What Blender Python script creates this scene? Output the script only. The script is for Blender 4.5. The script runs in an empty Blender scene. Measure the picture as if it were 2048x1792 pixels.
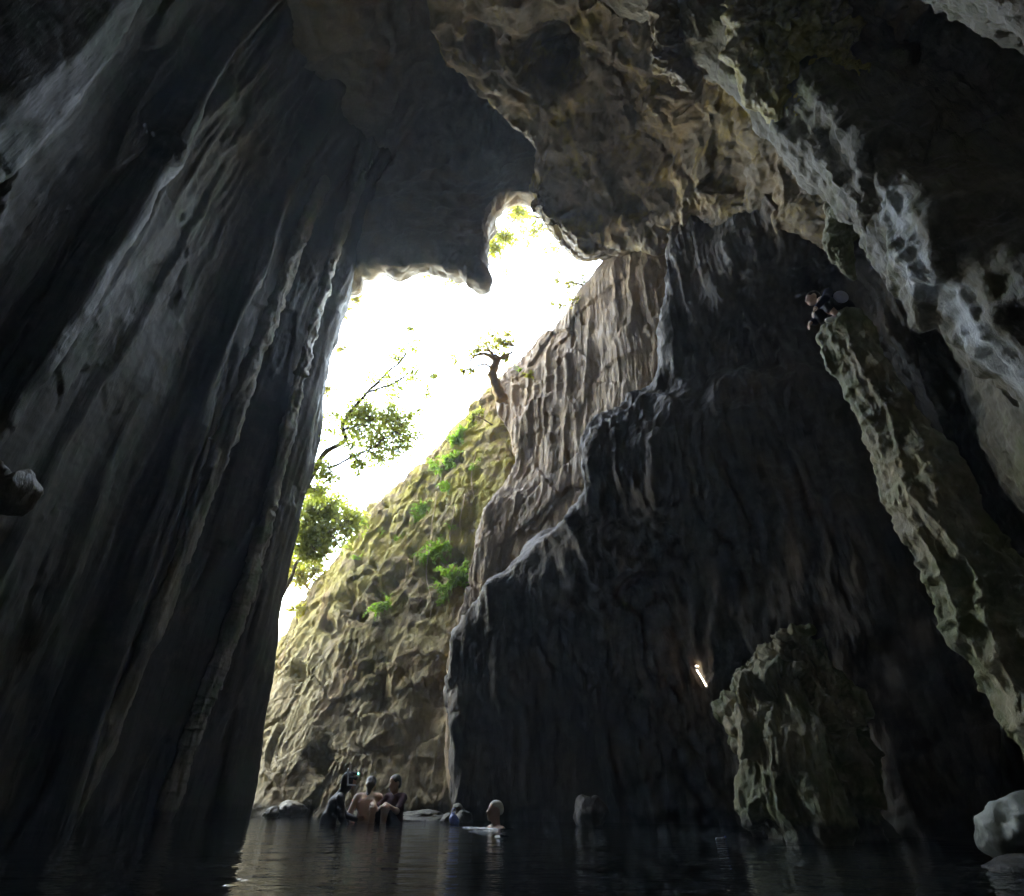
import bpy, bmesh, math, random
import numpy as np
from mathutils import Vector, Matrix

# ---------------------------------------------------------------- camera, sky, sun, exposure
scene = bpy.context.scene
CAM_H = 0.45
PITCH = math.radians(32.0)
F = 1094.0                       # focal length in units of a 2048-wide picture
cam_data = bpy.data.cameras.new("camera")
cam_data.sensor_width = 36.0
cam_data.lens = 36.0 * F / 2048.0
cam_data.clip_start = 0.05
cam_data.clip_end = 500.0
cam = bpy.data.objects.new("camera", cam_data)
cam.location = (0, 0, CAM_H)
cam.rotation_euler = (math.radians(90) + PITCH, 0, 0)
scene.collection.objects.link(cam)
scene.camera = cam

SUN_EL, SUN_AZ = math.radians(48), math.radians(205)   # azimuth from +Y (ahead) towards +X (right)
world = bpy.data.worlds.new("World")
scene.world = world
world.use_nodes = True
wn = world.node_tree
wn.nodes.clear()
sky = wn.nodes.new("ShaderNodeTexSky")
sky.sky_type = 'NISHITA'
sky.sun_disc = False
sky.sun_elevation = SUN_EL
sky.sun_rotation = SUN_AZ
sky.air_density = 1.0
sky.dust_density = 2.5
sky.ozone_density = 1.0
bg = wn.nodes.new("ShaderNodeBackground")
bg.inputs["Strength"].default_value = 0.15
wo = wn.nodes.new("ShaderNodeOutputWorld")
wn.links.new(sky.outputs[0], bg.inputs["Color"])
wn.links.new(bg.outputs[0], wo.inputs["Surface"])

sun_data = bpy.data.lights.new("sun", 'SUN')
sun_data.energy = 3.5
sun_data.angle = math.radians(0.5)
sun_data.color = (1.0, 0.94, 0.85)
sun = bpy.data.objects.new("sun", sun_data)
sd = Vector((math.cos(SUN_EL) * math.sin(SUN_AZ), math.cos(SUN_EL) * math.cos(SUN_AZ), math.sin(SUN_EL)))
sun.rotation_euler = sd.to_track_quat('Z', 'Y').to_euler()
sun.location = (20, 25, 40)
scene.collection.objects.link(sun)

scene.view_settings.view_transform = 'Standard'
scene.view_settings.look = 'None'
scene.view_settings.gamma = 1.0
scene.view_settings.use_curve_mapping = False
scene.view_settings.exposure = 5.65
scene.view_settings.use_white_balance = True
scene.view_settings.white_balance_temperature = 9900
scene.view_settings.white_balance_tint = 10
scene.render.engine = 'CYCLES'
scene.cycles.max_bounces = 7
scene.cycles.diffuse_bounces = 5
scene.cycles.glossy_bounces = 3
scene.cycles.transmission_bounces = 6
scene.cycles.transparent_max_bounces = 8
scene.cycles.use_denoising = True
scene.cycles.sample_clamp_indirect = 8.0
try:
    scene.cycles.use_guiding = False
except Exception:
    pass

# ---------------------------------------------------------------- helpers
COL = scene.collection
CP, SP = math.cos(PITCH), math.sin(PITCH)
CAM = np.array([0.0, 0.0, CAM_H])

def ray(px, py):
    xr = (px - 1024.0) / F
    yc = (896.0 - py) / F
    return np.array([xr, CP - yc * SP, SP + yc * CP])

def W(px, py, Y=None, X=None, Z=None, t=None):
    """a place in the cave: a sight line of the photograph and how far out the rock stands on it"""
    d = ray(px, py)
    if t is None:
        if Y is not None: t = Y / d[1]
        elif X is not None: t = X / d[0]
        else: t = (Z - CAM_H) / d[2]
    return CAM + d * t

def tag(o, label=None, cat=None, group=None, kind=None):
    if label: o["label"] = label
    if cat: o["category"] = cat
    if group: o["group"] = group
    if kind: o["kind"] = kind
    return o

def empty(name, loc):
    o = bpy.data.objects.new(name, None)
    o.location = tuple(loc)
    o.empty_display_size = 0.1
    COL.objects.link(o)
    return o

def mesh_obj(name, verts, faces, mat, parent=None, smooth=True, origin=None):
    """verts in world space; the object's origin is set to `origin` (default the world origin)"""
    V = np.asarray(verts, dtype=np.float64)
    base = np.zeros(3) if origin is None else np.asarray(origin, dtype=float)
    me = bpy.data.meshes.new(name)
    if isinstance(faces, np.ndarray):
        Vl = (V - base).astype(np.float32)
        n, k = faces.shape
        me.vertices.add(len(Vl)); me.vertices.foreach_set("co", Vl.ravel())
        me.loops.add(n * k); me.loops.foreach_set("vertex_index", faces.ravel().astype(np.int32))
        me.polygons.add(n)
        me.polygons.foreach_set("loop_start", np.arange(0, n * k, k, dtype=np.int32))
        me.polygons.foreach_set("loop_total", np.full(n, k, dtype=np.int32))
        me.update(calc_edges=True)
    else:
        me.from_pydata([tuple(v) for v in (V - base)], [], faces)
        me.update()
    if smooth and len(me.polygons):
        me.polygons.foreach_set("use_smooth", np.ones(len(me.polygons), dtype=bool))
    if mat is not None: me.materials.append(mat)
    o = bpy.data.objects.new(name, me)
    COL.objects.link(o)
    if parent is not None:
        o.parent = parent
        o.location = tuple(base - np.array(parent_world(parent)))
    else:
        o.location = tuple(base)
    return o

def parent_world(p):
    w = np.array(p.location[:])
    while p.parent is not None:
        p = p.parent
        w = w + np.array(p.location[:])
    return w

# ---------------------------------------------------------------- noise in numpy
_rng = np.random.RandomState(7)
_perm = np.concatenate([_rng.permutation(256)] * 3).astype(np.int32)
_grad = _rng.normal(size=(256, 3)); _grad /= np.linalg.norm(_grad, axis=1)[:, None]
_gx, _gy, _gz = [np.ascontiguousarray(_grad[:, i]).astype(np.float32) for i in range(3)]
_cellp = _rng.random_sample((256, 3)).astype(np.float32)

def perlin(P):
    P = np.asarray(P, dtype=np.float32)
    Pf = np.floor(P)
    f = P - Pf
    u = f * f * f * (f * (f * 6 - 15) + 10)
    Pi = Pf.astype(np.int32) & 255
    fx, fy, fz = f[..., 0], f[..., 1], f[..., 2]
    ux, uy, uz = u[..., 0], u[..., 1], u[..., 2]
    ix, iy, iz = Pi[..., 0], Pi[..., 1], Pi[..., 2]
    def corner(dx, dy, dz, b):
        h = _perm[b + iz + dz]
        return _gx[h] * (fx - dx) + _gy[h] * (fy - dy) + _gz[h] * (fz - dz)
    def col(dx, dy, a):
        b = _perm[a + iy + dy]
        p, q = corner(dx, dy, 0, b), corner(dx, dy, 1, b)
        return p + uz * (q - p)
    def face(dx):
        a = _perm[ix + dx]
        p, q = col(dx, 0, a), col(dx, 1, a)
        return p + uy * (q - p)
    p, q = face(0), face(1)
    return (p + ux * (q - p)) * np.float32(1.5)

def fbm(P, octv=4, gain=0.5):
    s, a = 0, 1.0
    for i in range(octv):
        s = s + a * perlin(P * (2.0 ** i) + 17.3 * i)
        a *= gain
    return s

def ridged(P, octv=2, gain=0.5):
    s, a = 0, 1.0
    for i in range(octv):
        n = 1 - np.abs(perlin(P * (2.0 ** i) + 9.1 * i)) * 2
        s = s + a * n
        a *= gain
    return s

def worley(P, ids=False):
    P = np.asarray(P, dtype=np.float32)
    Pf = np.floor(P); f = P - Pf
    Pi = Pf.astype(np.int32)
    best = np.full(P.shape[:-1], 9.0, dtype=np.float32)
    side = np.where(f > 0.5, 1, -1)                 # only the 8 nearest cells matter
    for dx in (0, 1):
        ox = side[..., 0] * dx
        a = _perm[(Pi[..., 0] + ox) & 255]
        for dy in (0, 1):
            oy = side[..., 1] * dy
            b = _perm[(a + Pi[..., 1] + oy) & 255]
            for dz in (0, 1):
                oz = side[..., 2] * dz
                h = _perm[(b + Pi[..., 2] + oz) & 255]
                q = _cellp[h]
                e = (q[..., 0] + ox - f[..., 0]) ** 2 + (q[..., 1] + oy - f[..., 1]) ** 2 + (q[..., 2] + oz - f[..., 2]) ** 2
                if ids: cell = h if dx + dy + dz == 0 else np.where(e < best, h, cell)
                best = np.minimum(best, e)
    return (np.sqrt(best), cell) if ids else np.sqrt(best)

def rock_d(P, seed=0, lump=None, flute=None, bulge=None, pit=None, ledge=None, fine=None, block=None, drape=None, curtain=None, warp=0.35):
    """how far the rock stands proud of its mean face (metres)"""
    off = np.array([seed * 13.7, seed * 5.1, seed * 8.3])
    Q = P + off
    d = np.zeros(P.shape[:-1])
    wv = perlin(Q * 0.8)[..., None] * np.array([1, 0.7, 0.3]) * warp + perlin(Q * 0.8 + 50)[..., None] * np.array([-0.5, 1, 0.4]) * warp
    Qw = Q + wv
    if lump: d = d + lump[0] * fbm(Q * lump[1], 3)
    if flute:                                   # drapery: fins that run down the wall
        a, fx, fz = flute[:3]
        m = 0.55 + 0.45 * np.clip(perlin(Q * 0.45 + 31) * 2.2, -1, 1)
        r = ridged(Qw * np.array([fx, fx, fz]), 2, 0.45)
        d = d + a * m * (np.clip(r, -0.4, 2) ** 1.0)
        d = d + a * 0.35 * ridged(Qw * np.array([fx * 3.1, fx * 3.1, fz * 2.2]), 2, 0.5) * m
    if bulge:                                   # scalloped, rounded
        d = d + bulge[0] * (np.abs(perlin(Qw * bulge[1])) * 2 - 0.5) + bulge[0] * 0.45 * (np.abs(perlin(Qw * bulge[1] * 2.3 + 7)) * 2 - 0.5)
    if pit:
        w = worley(Qw * pit[1])
        m = np.clip(perlin(Q * 0.6 + 71) * 2 + 0.35, 0, 1)
        d = d - pit[0] * np.clip(0.48 - w, 0, 1) * 2.2 * m
    if ledge:                                   # broken bedding ledges and fallen blocks
        s = Qw[..., 2] * ledge[1] + 1.4 * perlin(Q * 0.55 + 3)
        k = np.floor(s); fr = s - k
        blk = perlin(np.stack([Q[..., 0] * 0.9, Q[..., 1] * 0.9, k * 3.7], -1))
        d = d + ledge[0] * (blk * 1.6 + 0.5 * np.clip(fr * 4 - 2.6, 0, 1) - 0.6 * np.clip(1 - fr * 8, 0, 1))
    if drape:                                   # long straight flutes with sharp crests, several widths
        for i, (a, fx) in enumerate(drape):
            n = perlin(Qw * np.array([fx, fx, 0.045 * fx]) + 11.7 * i)
            m = 0.55 + 0.45 * np.clip(perlin(Q * np.array([0.6, 0.6, 0.25]) + 23.0 * i) * 2.5, -1, 1)
            d = d + a * m * (np.clip(1 - np.abs(n) * 1.7, 0, 1) ** 1.6 - 0.35)
    if curtain:                                 # sheets that hang, grow outward as they come down and end in a ragged lip
        a, fz = curtain
        R = Q * np.array([1, 1, 0.12])
        sft = Q[..., 2] * fz + 0.9 * perlin(R * 0.55 + 5) + 0.30 * perlin(R * 2.6 + 9) + 0.10 * perlin(R * 7.0 + 2)
        fr = sft - np.floor(sft)
        m = np.clip(perlin(Q * 0.5 + 41) * 2.4 + 0.45, 0, 1)
        d = d + a * m * ((1 - fr) ** 2 - 0.33) * np.clip(fr * 22, 0, 1)
    if block:                                   # angular blocks, each face at its own depth and tilt
        w, cell = worley(Qw * np.array([1, 1, 0.7]) * block[1], True)
        g = _cellp[cell]
        d = d + block[0] * ((g[..., 0] - 0.5) * 1.6 + (g[..., 1] - 0.5) * 0.8 * np.sin(Q[..., 2] * block[1] * 2) - 0.35 * np.clip(w * 2 - 1.1, 0, 1))
    if fine: d = d + fine[0] * fbm(Qw * fine[1], 3, 0.55)
    return d

# ---------------------------------------------------------------- rock sheets and columns
def _hermite(C, t_k, t_s):
    """non-uniform cubic through C (n, ...) at knots t_k, sampled at t_s"""
    n = len(C)
    tk = t_k
    m = np.zeros_like(C)
    for i in range(n):
        a, b = max(i - 1, 0), min(i + 1, n - 1)
        m[i] = (C[b] - C[a]) / (tk[b] - tk[a])
    idx = np.clip(np.searchsorted(tk, t_s, side='right') - 1, 0, n - 2)
    h = tk[idx + 1] - tk[idx]
    u = (t_s - tk[idx]) / h
    sh = (-1,) + (1,) * (C.ndim - 1)
    u = u.reshape(sh); h = h.reshape(sh)
    h00 = 2 * u**3 - 3 * u**2 + 1; h10 = u**3 - 2 * u**2 + u
    h01 = -2 * u**3 + 3 * u**2;    h11 = u**3 - u**2
    return h00 * C[idx] + h10 * h * m[idx] + h01 * C[idx + 1] + h11 * h * m[idx + 1]

def loft(ctrl, nv, nu):
    """smooth surface through the control net; samples are spent where the picture shows the surface large"""
    C = np.asarray(ctrl, dtype=float)
    dv = np.linalg.norm(np.diff(C, axis=0), axis=2).mean(1) + 0.05
    tv = np.concatenate([[0], np.cumsum(dv)])
    du = np.linalg.norm(np.diff(C, axis=1), axis=2).mean(0) + 0.05
    tu = np.concatenate([[0], np.cumsum(du)])
    def surf(sv, su):
        A = _hermite(C, tv, sv)
        return np.swapaxes(_hermite(np.swapaxes(A, 0, 1), tu, su), 0, 1)
    sv, su = np.linspace(0, tv[-1], 160), np.linspace(0, tu[-1], 160)
    P = surf(sv, su) - CAM
    dep = P[..., 1] * CP + P[..., 2] * SP
    upc = P[..., 2] * CP - P[..., 1] * SP
    ok = (dep > 0.3)
    dd = np.where(ok, dep, 9.0)
    seen = ok & (np.abs(P[..., 0] / dd) < 1.05) & (np.abs(upc / dd) < 0.92)
    size = np.where(seen, 1.0, 0.22) / np.clip(np.linalg.norm(P, axis=2), 2.5, 40)
    def spread(axis, s, n):
        L = np.linalg.norm(np.diff(P, axis=axis), axis=2)
        wgt = L * (size[1:] if axis == 0 else size[:, 1:])
        other = 1 - axis
        w = 0.5 * wgt.max(axis=other) + 0.5 * wgt.mean(axis=other)
        cum = np.concatenate([[0], np.cumsum(w + 0.05 * w.mean())])
        return np.interp(np.linspace(0, cum[-1], n), cum, s)
    return surf(spread(0, sv, nv), spread(1, su, nu))

def grid_normals(P, closed=False):
    if closed:
        gu = np.roll(P, -1, 1) - np.roll(P, 1, 1)
    else:
        gu = np.gradient(P, axis=1)
    gv = np.gradient(P, axis=0)
    N = np.cross(gu, gv)
    return N / (np.linalg.norm(N, axis=2, keepdims=True) + 1e-9)

def grid_faces(nv, nu, closed=False):
    a = np.arange(nv * nu).reshape(nv, nu)
    if closed:
        b = np.roll(a, -1, 1)
        return np.stack([a[:-1], b[:-1], b[1:], a[1:]], -1).reshape(-1, 4)
    return np.stack([a[:-1, :-1], a[:-1, 1:], a[1:, 1:], a[1:, :-1]], -1).reshape(-1, 4)

def rock_sheet(name, ctrl, nv, nu, mat, params, toward, params2=None, extra=None):
    P = loft(ctrl, nv, nu)
    N = grid_normals(P)
    s = np.sign(((np.asarray(toward) - P) * N).sum(2).mean()) or 1.0
    d = rock_d(P, **params)
    if extra is not None: d = d + extra(P)
    P = P + (s * N) * d[..., None]
    if params2:
        N = grid_normals(P)
        P = P + (s * N) * rock_d(P, **params2)[..., None]
    f = grid_faces(nv, nu)
    if s < 0: f = f[:, ::-1]
    return mesh_obj(name, P.reshape(-1, 3), np.ascontiguousarray(f), mat)

def rock_column(name, path, radii, nv, nu, mat, params, parent=None, params2=None, axis_up=True, origin=None, squash=None):
    """a lofted free-standing or hanging mass: path points, (rx, ry) radii, closed round"""
    path = np.asarray(path, float); radii = np.asarray(radii, float)
    if radii.ndim == 1: radii = np.stack([radii, radii], 1)
    n = len(path)
    seg = np.linalg.norm(np.diff(path, axis=0), axis=1) + 1e-3
    tk = np.concatenate([[0], np.cumsum(seg)])
    ts = np.linspace(0, tk[-1], nv)
    C = _hermite(path, tk, ts); R = np.clip(_hermite(radii, tk, ts), 0.004, 99)
    th = np.linspace(0, 2 * np.pi, nu, endpoint=False)
    P = np.zeros((nv, nu, 3))
    T = np.gradient(C, axis=0); T /= np.linalg.norm(T, axis=1, keepdims=True) + 1e-9
    ex = np.array([1.0, 0, 0]); 
    for i in range(nv):
        a = ex - T[i] * ex.dot(T[i]); a /= np.linalg.norm(a)
        b = np.cross(T[i], a)
        P[i] = C[i] + np.outer(np.cos(th) * R[i, 0], a) + np.outer(np.sin(th) * R[i, 1], b)
    N = grid_normals(P, True)
    s = np.sign(((P - C[:, None, :]) * N).sum(2).mean()) or 1.0
    k = np.clip(R.mean(1) / (R.mean() + 1e-6), 0.15, 1.3)[:, None]
    P = P + s * N * (rock_d(P, **params) * k)[..., None]
    if params2:
        N = grid_normals(P, True)
        P = P + s * N * (rock_d(P, **params2) * k)[..., None]
    f = grid_faces(nv, nu, True)
    if s < 0: f = f[:, ::-1]
    V = P.reshape(-1, 3)
    m = len(V)
    V = np.vstack([V, P[0].mean(0), P[-1].mean(0)])
    caps = []
    for j in range(nu):
        k2 = (j + 1) % nu
        caps.append([m, k2, j, m] if s > 0 else [m, j, k2, m])
        e = (nv - 1) * nu
        caps.append([m + 1, e + j, e + k2, m + 1] if s > 0 else [m + 1, e + k2, e + j, m + 1])
    faces = [tuple(q) for q in f] + [tuple(c[:3]) for c in caps]
    return mesh_obj(name, V, faces, mat, parent, origin=origin)

def boulder(name, c, r, mat, seed, label, cat="rock", group=None, sub=5, rough=0.35, flat=0.0):
    bm = bmesh.new()
    bmesh.ops.create_icosphere(bm, subdivisions=sub, radius=1.0)
    V = np.array([v.co[:] for v in bm.verts]); fs = [tuple(v.index for v in f.verts) for f in bm.faces]
    bm.free()
    c = np.asarray(c, float); r = np.asarray(r, float)
    q = V + seed * 3.3
    d = 1 + rough * fbm(q * 0.9, 2) - 0.22 * np.clip(0.55 - worley(q * 1.3), 0, 1) + 0.1 * rough * fbm(q * 5, 3) - 0.12 * np.abs(perlin(q * 1.7 + 5))
    Pn = V * d[:, None]
    if flat: Pn[:, 2] = np.minimum(Pn[:, 2], flat + 0.06 * fbm(q * 1.5, 2))
    o = mesh_obj(name, c + Pn * r, fs, mat, origin=c + np.array([0, 0, -r[2]]))
    return tag(o, label, cat, group)

# ---------------------------------------------------------------- materials
def new_mat(name):
    m = bpy.data.materials.new(name); m.use_nodes = True
    nt = m.node_tree; nt.nodes.clear()
    out = nt.nodes.new("ShaderNodeOutputMaterial")
    return m, nt, out

def nnode(nt, typ, **kw):
    n = nt.nodes.new(typ)
    for k, v in kw.items(): setattr(n, k, v)
    return n

def mixc(nt, fac, a, b, blend='MIX'):
    n = nt.nodes.new("ShaderNodeMix"); n.data_type = 'RGBA'; n.blend_type = blend
    for sock, val in ((0, fac), (6, a), (7, b)):
        if hasattr(val, "is_linked") or isinstance(val, bpy.types.NodeSocket): nt.links.new(val, n.inputs[sock])
        elif sock == 0: n.inputs[0].default_value = val
        else: n.inputs[sock].default_value = tuple(val) + (1,) if len(val) == 3 else val
    return n.outputs[2]

def ramp(nt, src, p0, p1, c0=0.0, c1=1.0):
    n = nt.nodes.new("ShaderNodeMapRange"); n.clamp = True
    nt.links.new(src, n.inputs[0])
    n.inputs[1].default_value = p0; n.inputs[2].default_value = p1
    n.inputs[3].default_value = c0; n.inputs[4].default_value = c1
    return n.outputs[0]

def noise(nt, vec, scale, detail=4, rough=0.55, dist=0.0):
    n = nt.nodes.new("ShaderNodeTexNoise")
    n.inputs["Scale"].default_value = scale; n.inputs["Detail"].default_value = detail
    n.inputs["Roughness"].default_value = rough; n.inputs["Distortion"].default_value = dist
    nt.links.new(vec, n.inputs["Vector"])
    return n.outputs[0]

def rock_material(name, dark, mid, light, moss=None, moss_cut=0.6, stain=0.5, bump=0.6, rough=(0.45, 0.85), moss_z=None, white=None, ochre=None, bscale=1.0, sheen=None, bz=0.3, spec=0.5):
    m, nt, out = new_mat(name)
    geo = nnode(nt, "ShaderNodeNewGeometry")
    pos = geo.outputs["Position"]
    mp = nnode(nt, "ShaderNodeMapping"); mp.inputs["Scale"].default_value = (1, 1, 0.16)
    nt.links.new(pos, mp.inputs[0]); streak = mp.outputs[0]
    n1 = noise(nt, pos, 0.55, 3, 0.6, 0.6)
    n2 = noise(nt, pos, 3.2, 4, 0.65)
    n3 = noise(nt, streak, 2.6, 3, 0.6)
    n4 = noise(nt, pos, 14.0, 3, 0.7)
    col = mixc(nt, ramp(nt, n1, 0.32, 0.66), dark, mid)
    col = mixc(nt, ramp(nt, n2, 0.48, 0.75, 0, 0.75), col, light)
    if ochre:
        n5 = noise(nt, pos, 0.9, 2, 0.55)
        col = mixc(nt, ramp(nt, n5, 0.52, 0.68, 0, 0.85), col, ochre)
    col = mixc(nt, ramp(nt, n3, 0.45, 0.68, 0, stain), col, tuple(0.42 * c for c in dark))
    if white:
        n6 = noise(nt, streak, 1.3, 3, 0.6)
        col = mixc(nt, ramp(nt, n6, 0.60, 0.68, 0, 0.85), col, white)
    if sheen:                                    # pale wet sheen painted into the colour as one run: (y, half width, z0, z1)
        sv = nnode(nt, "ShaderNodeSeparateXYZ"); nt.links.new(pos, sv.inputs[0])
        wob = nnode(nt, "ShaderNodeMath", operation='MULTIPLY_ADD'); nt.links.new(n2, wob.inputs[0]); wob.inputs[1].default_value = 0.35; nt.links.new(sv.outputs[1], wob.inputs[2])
        df = nnode(nt, "ShaderNodeMath", operation='SUBTRACT'); nt.links.new(wob.outputs[0], df.inputs[0]); df.inputs[1].default_value = sheen[0] + 0.17
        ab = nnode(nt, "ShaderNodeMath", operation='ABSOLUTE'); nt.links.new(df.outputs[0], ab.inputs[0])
        f1 = ramp(nt, ab.outputs[0], sheen[1] * 0.6, sheen[1] * 1.3, 1, 0)
        f2 = ramp(nt, sv.outputs[2], sheen[2], sheen[2] + 0.8); f3 = ramp(nt, sv.outputs[2], sheen[3] - 0.5, sheen[3], 1, 0)
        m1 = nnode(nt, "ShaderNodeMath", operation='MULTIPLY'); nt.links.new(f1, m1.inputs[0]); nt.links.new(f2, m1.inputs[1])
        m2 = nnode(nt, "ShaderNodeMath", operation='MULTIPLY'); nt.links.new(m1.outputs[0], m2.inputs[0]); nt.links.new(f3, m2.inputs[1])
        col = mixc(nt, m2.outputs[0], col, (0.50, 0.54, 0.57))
    if moss:
        n7 = noise(nt, pos, 1.1, 4, 0.7)
        fac = ramp(nt, n7, moss_cut - 0.06, moss_cut + 0.08)
        if moss_z:
            sx = nnode(nt, "ShaderNodeSeparateXYZ"); nt.links.new(pos, sx.inputs[0])
            fz = ramp(nt, sx.outputs[2], moss_z[0], moss_z[1])
            mm = nnode(nt, "ShaderNodeMath", operation='MULTIPLY'); nt.links.new(fac, mm.inputs[0]); nt.links.new(fz, mm.inputs[1])
            fac = mm.outputs[0]
        mossc = mixc(nt, n4, tuple(0.6 * c for c in moss), tuple(min(1, 1.35 * c) for c in moss))
        col = mixc(nt, fac, col, mossc)
    col = mixc(nt, ramp(nt, n4, 0.3, 0.7, 0.0, 0.55), col, mixc(nt, 0.5, col, tuple(0.35 * c for c in dark)))
    sw = nnode(nt, "ShaderNodeSeparateXYZ"); nt.links.new(pos, sw.inputs[0])       # wet, algae-dark band at the waterline
    wz = nnode(nt, "ShaderNodeMath", operation='MULTIPLY_ADD'); nt.links.new(n2, wz.inputs[0]); wz.inputs[1].default_value = -0.35; nt.links.new(sw.outputs[2], wz.inputs[2])
    wet = ramp(nt, wz.outputs[0], -0.02, 0.06, 1, 0)
    col = mixc(nt, wet, col, mixc(nt, 0.72, col, (0.012, 0.014, 0.010)))
    mp2 = nnode(nt, "ShaderNodeMapping"); mp2.inputs["Scale"].default_value = (1, 1, bz)
    nt.links.new(pos, mp2.inputs[0])
    a2 = nnode(nt, "ShaderNodeMath", operation='MULTIPLY_ADD')
    nt.links.new(noise(nt, mp2.outputs[0], 8.0 * bscale, 6, 0.72), a2.inputs[0]); a2.inputs[1].default_value = 1.0
    a2.inputs[2].default_value = 0.0
    bp = nnode(nt, "ShaderNodeBump"); bp.inputs["Strength"].default_value = bump; bp.inputs["Distance"].default_value = 0.09
    nt.links.new(a2.outputs[0], bp.inputs["Height"])
    b = nnode(nt, "ShaderNodeBsdfPrincipled")
    nt.links.new(col, b.inputs["Base Color"])
    b.inputs["Specular IOR Level"].default_value = spec
    nt.links.new(ramp(nt, n2, 0.35, 0.7, rough[0], rough[1]), b.inputs["Roughness"])
    nt.links.new(bp.outputs[0], b.inputs["Normal"])
    nt.links.new(b.outputs[0], out.inputs[0])
    return m

def plain_material(name, color, rough=0.5, spec=0.5, var=0.25, scale=12, bump=0.0, emit=None, emit_s=0, metallic=0, sss=0):
    m, nt, out = new_mat(name)
    tc = nnode(nt, "ShaderNodeTexCoord")
    n = noise(nt, tc.outputs["Object"], scale, 4, 0.6)
    col = mixc(nt, n, tuple((1 - var) * c for c in color), tuple(min(1, (1 + var) * c) for c in color))
    b = nnode(nt, "ShaderNodeBsdfPrincipled")
    nt.links.new(col, b.inputs["Base Color"])
    b.inputs["Roughness"].default_value = rough
    b.inputs["Specular IOR Level"].default_value = spec
    b.inputs["Metallic"].default_value = metallic
    if sss:
        b.inputs["Subsurface Weight"].default_value = sss
        b.inputs["Subsurface Radius"].default_value = (0.02, 0.008, 0.004)
    if bump:
        bp = nnode(nt, "ShaderNodeBump"); bp.inputs["Strength"].default_value = bump; bp.inputs["Distance"].default_value = 0.01
        nt.links.new(n, bp.inputs["Height"]); nt.links.new(bp.outputs[0], b.inputs["Normal"])
    if emit:
        b.inputs["Emission Color"].default_value = tuple(emit) + (1,)
        b.inputs["Emission Strength"].default_value = emit_s
    nt.links.new(b.outputs[0], out.inputs[0])
    return m

def leaf_material(name, c0, c1, trans):
    m, nt, out = new_mat(name)
    geo = nnode(nt, "ShaderNodeNewGeometry")
    wnz = nnode(nt, "ShaderNodeTexWhiteNoise"); wnz.noise_dimensions = '1D'
    nt.links.new(geo.outputs["Random Per Island"], wnz.inputs["W"])
    col = mixc(nt, wnz.outputs["Value"], c0, c1)
    d = nnode(nt, "ShaderNodeBsdfPrincipled"); nt.links.new(col, d.inputs["Base Color"])
    d.inputs["Roughness"].default_value = 0.45
    t = nnode(nt, "ShaderNodeBsdfTranslucent")
    tcol = mixc(nt, 0.75, col, trans)
    nt.links.new(tcol, t.inputs["Color"])
    mx = nnode(nt, "ShaderNodeMixShader"); mx.inputs[0].default_value = 0.55
    nt.links.new(d.outputs[0], mx.inputs[1]); nt.links.new(t.outputs[0], mx.inputs[2])
    nt.links.new(mx.outputs[0], out.inputs[0])
    return m
M_CLIFF = rock_material("limestone_cliff", (0.20, 0.16, 0.08), (0.34, 0.28, 0.145), (0.45, 0.39, 0.23), moss=(0.36, 0.34, 0.04), moss_cut=0.47, moss_z=(1.0, 8.5), bz=0.5, stain=0.6, bump=1.0, bscale=1.2, rough=(0.7, 0.95), ochre=(0.36, 0.25, 0.12))
M_WALL = rock_material("limestone_wall", (0.23, 0.155, 0.085), (0.37, 0.265, 0.15), (0.46, 0.36, 0.23), bz=0.15, stain=0.6, bump=0.7, rough=(0.5, 0.85), ochre=(0.30, 0.19, 0.10))
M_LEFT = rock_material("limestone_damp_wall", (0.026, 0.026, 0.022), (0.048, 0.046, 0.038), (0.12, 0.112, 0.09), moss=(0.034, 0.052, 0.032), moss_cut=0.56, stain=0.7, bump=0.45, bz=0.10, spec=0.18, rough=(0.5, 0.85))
M_RIGHT = rock_material("limestone_pale_wall", (0.12, 0.11, 0.082), (0.21, 0.195, 0.15), (0.30, 0.28, 0.225), spec=0.25, moss=(0.17, 0.19, 0.10), moss_cut=0.60, white=(0.30, 0.285, 0.245), stain=0.55, bump=0.75, bz=0.22, rough=(0.35, 0.75), sheen=(3.33, 0.16, 2.6, 5.8))
M_CEIL = rock_material("limestone_ceiling", (0.13, 0.10, 0.068), (0.21, 0.162, 0.105), (0.29, 0.235, 0.155), moss=(0.32, 0.23, 0.05), moss_cut=0.58, stain=0.3, bump=0.6, rough=(0.5, 0.85), ochre=(0.36, 0.25, 0.12))
M_ROOF = rock_material("limestone_grey_roof", (0.14, 0.125, 0.11), (0.22, 0.195, 0.165), (0.30, 0.265, 0.22), stain=0.35, bump=0.5, rough=(0.5, 0.85), ochre=(0.24, 0.175, 0.11))
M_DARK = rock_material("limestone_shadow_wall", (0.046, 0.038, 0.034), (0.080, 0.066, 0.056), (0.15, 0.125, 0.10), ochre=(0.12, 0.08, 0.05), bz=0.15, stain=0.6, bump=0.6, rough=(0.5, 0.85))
M_HILL = rock_material("hillside_rock", (0.18, 0.16, 0.12), (0.28, 0.25, 0.19), (0.36, 0.33, 0.26))
IN = (0.0, 5.0, 6.0)             # a point in the middle of the cave

def line_dent(P, px, py, r, a):
    d = ray(px, py); d = d / np.linalg.norm(d)
    v = P - CAM; q = v - (v @ d)[..., None] * d
    return -a * np.exp(-((q ** 2).sum(-1) / r ** 2) ** 2)
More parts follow.
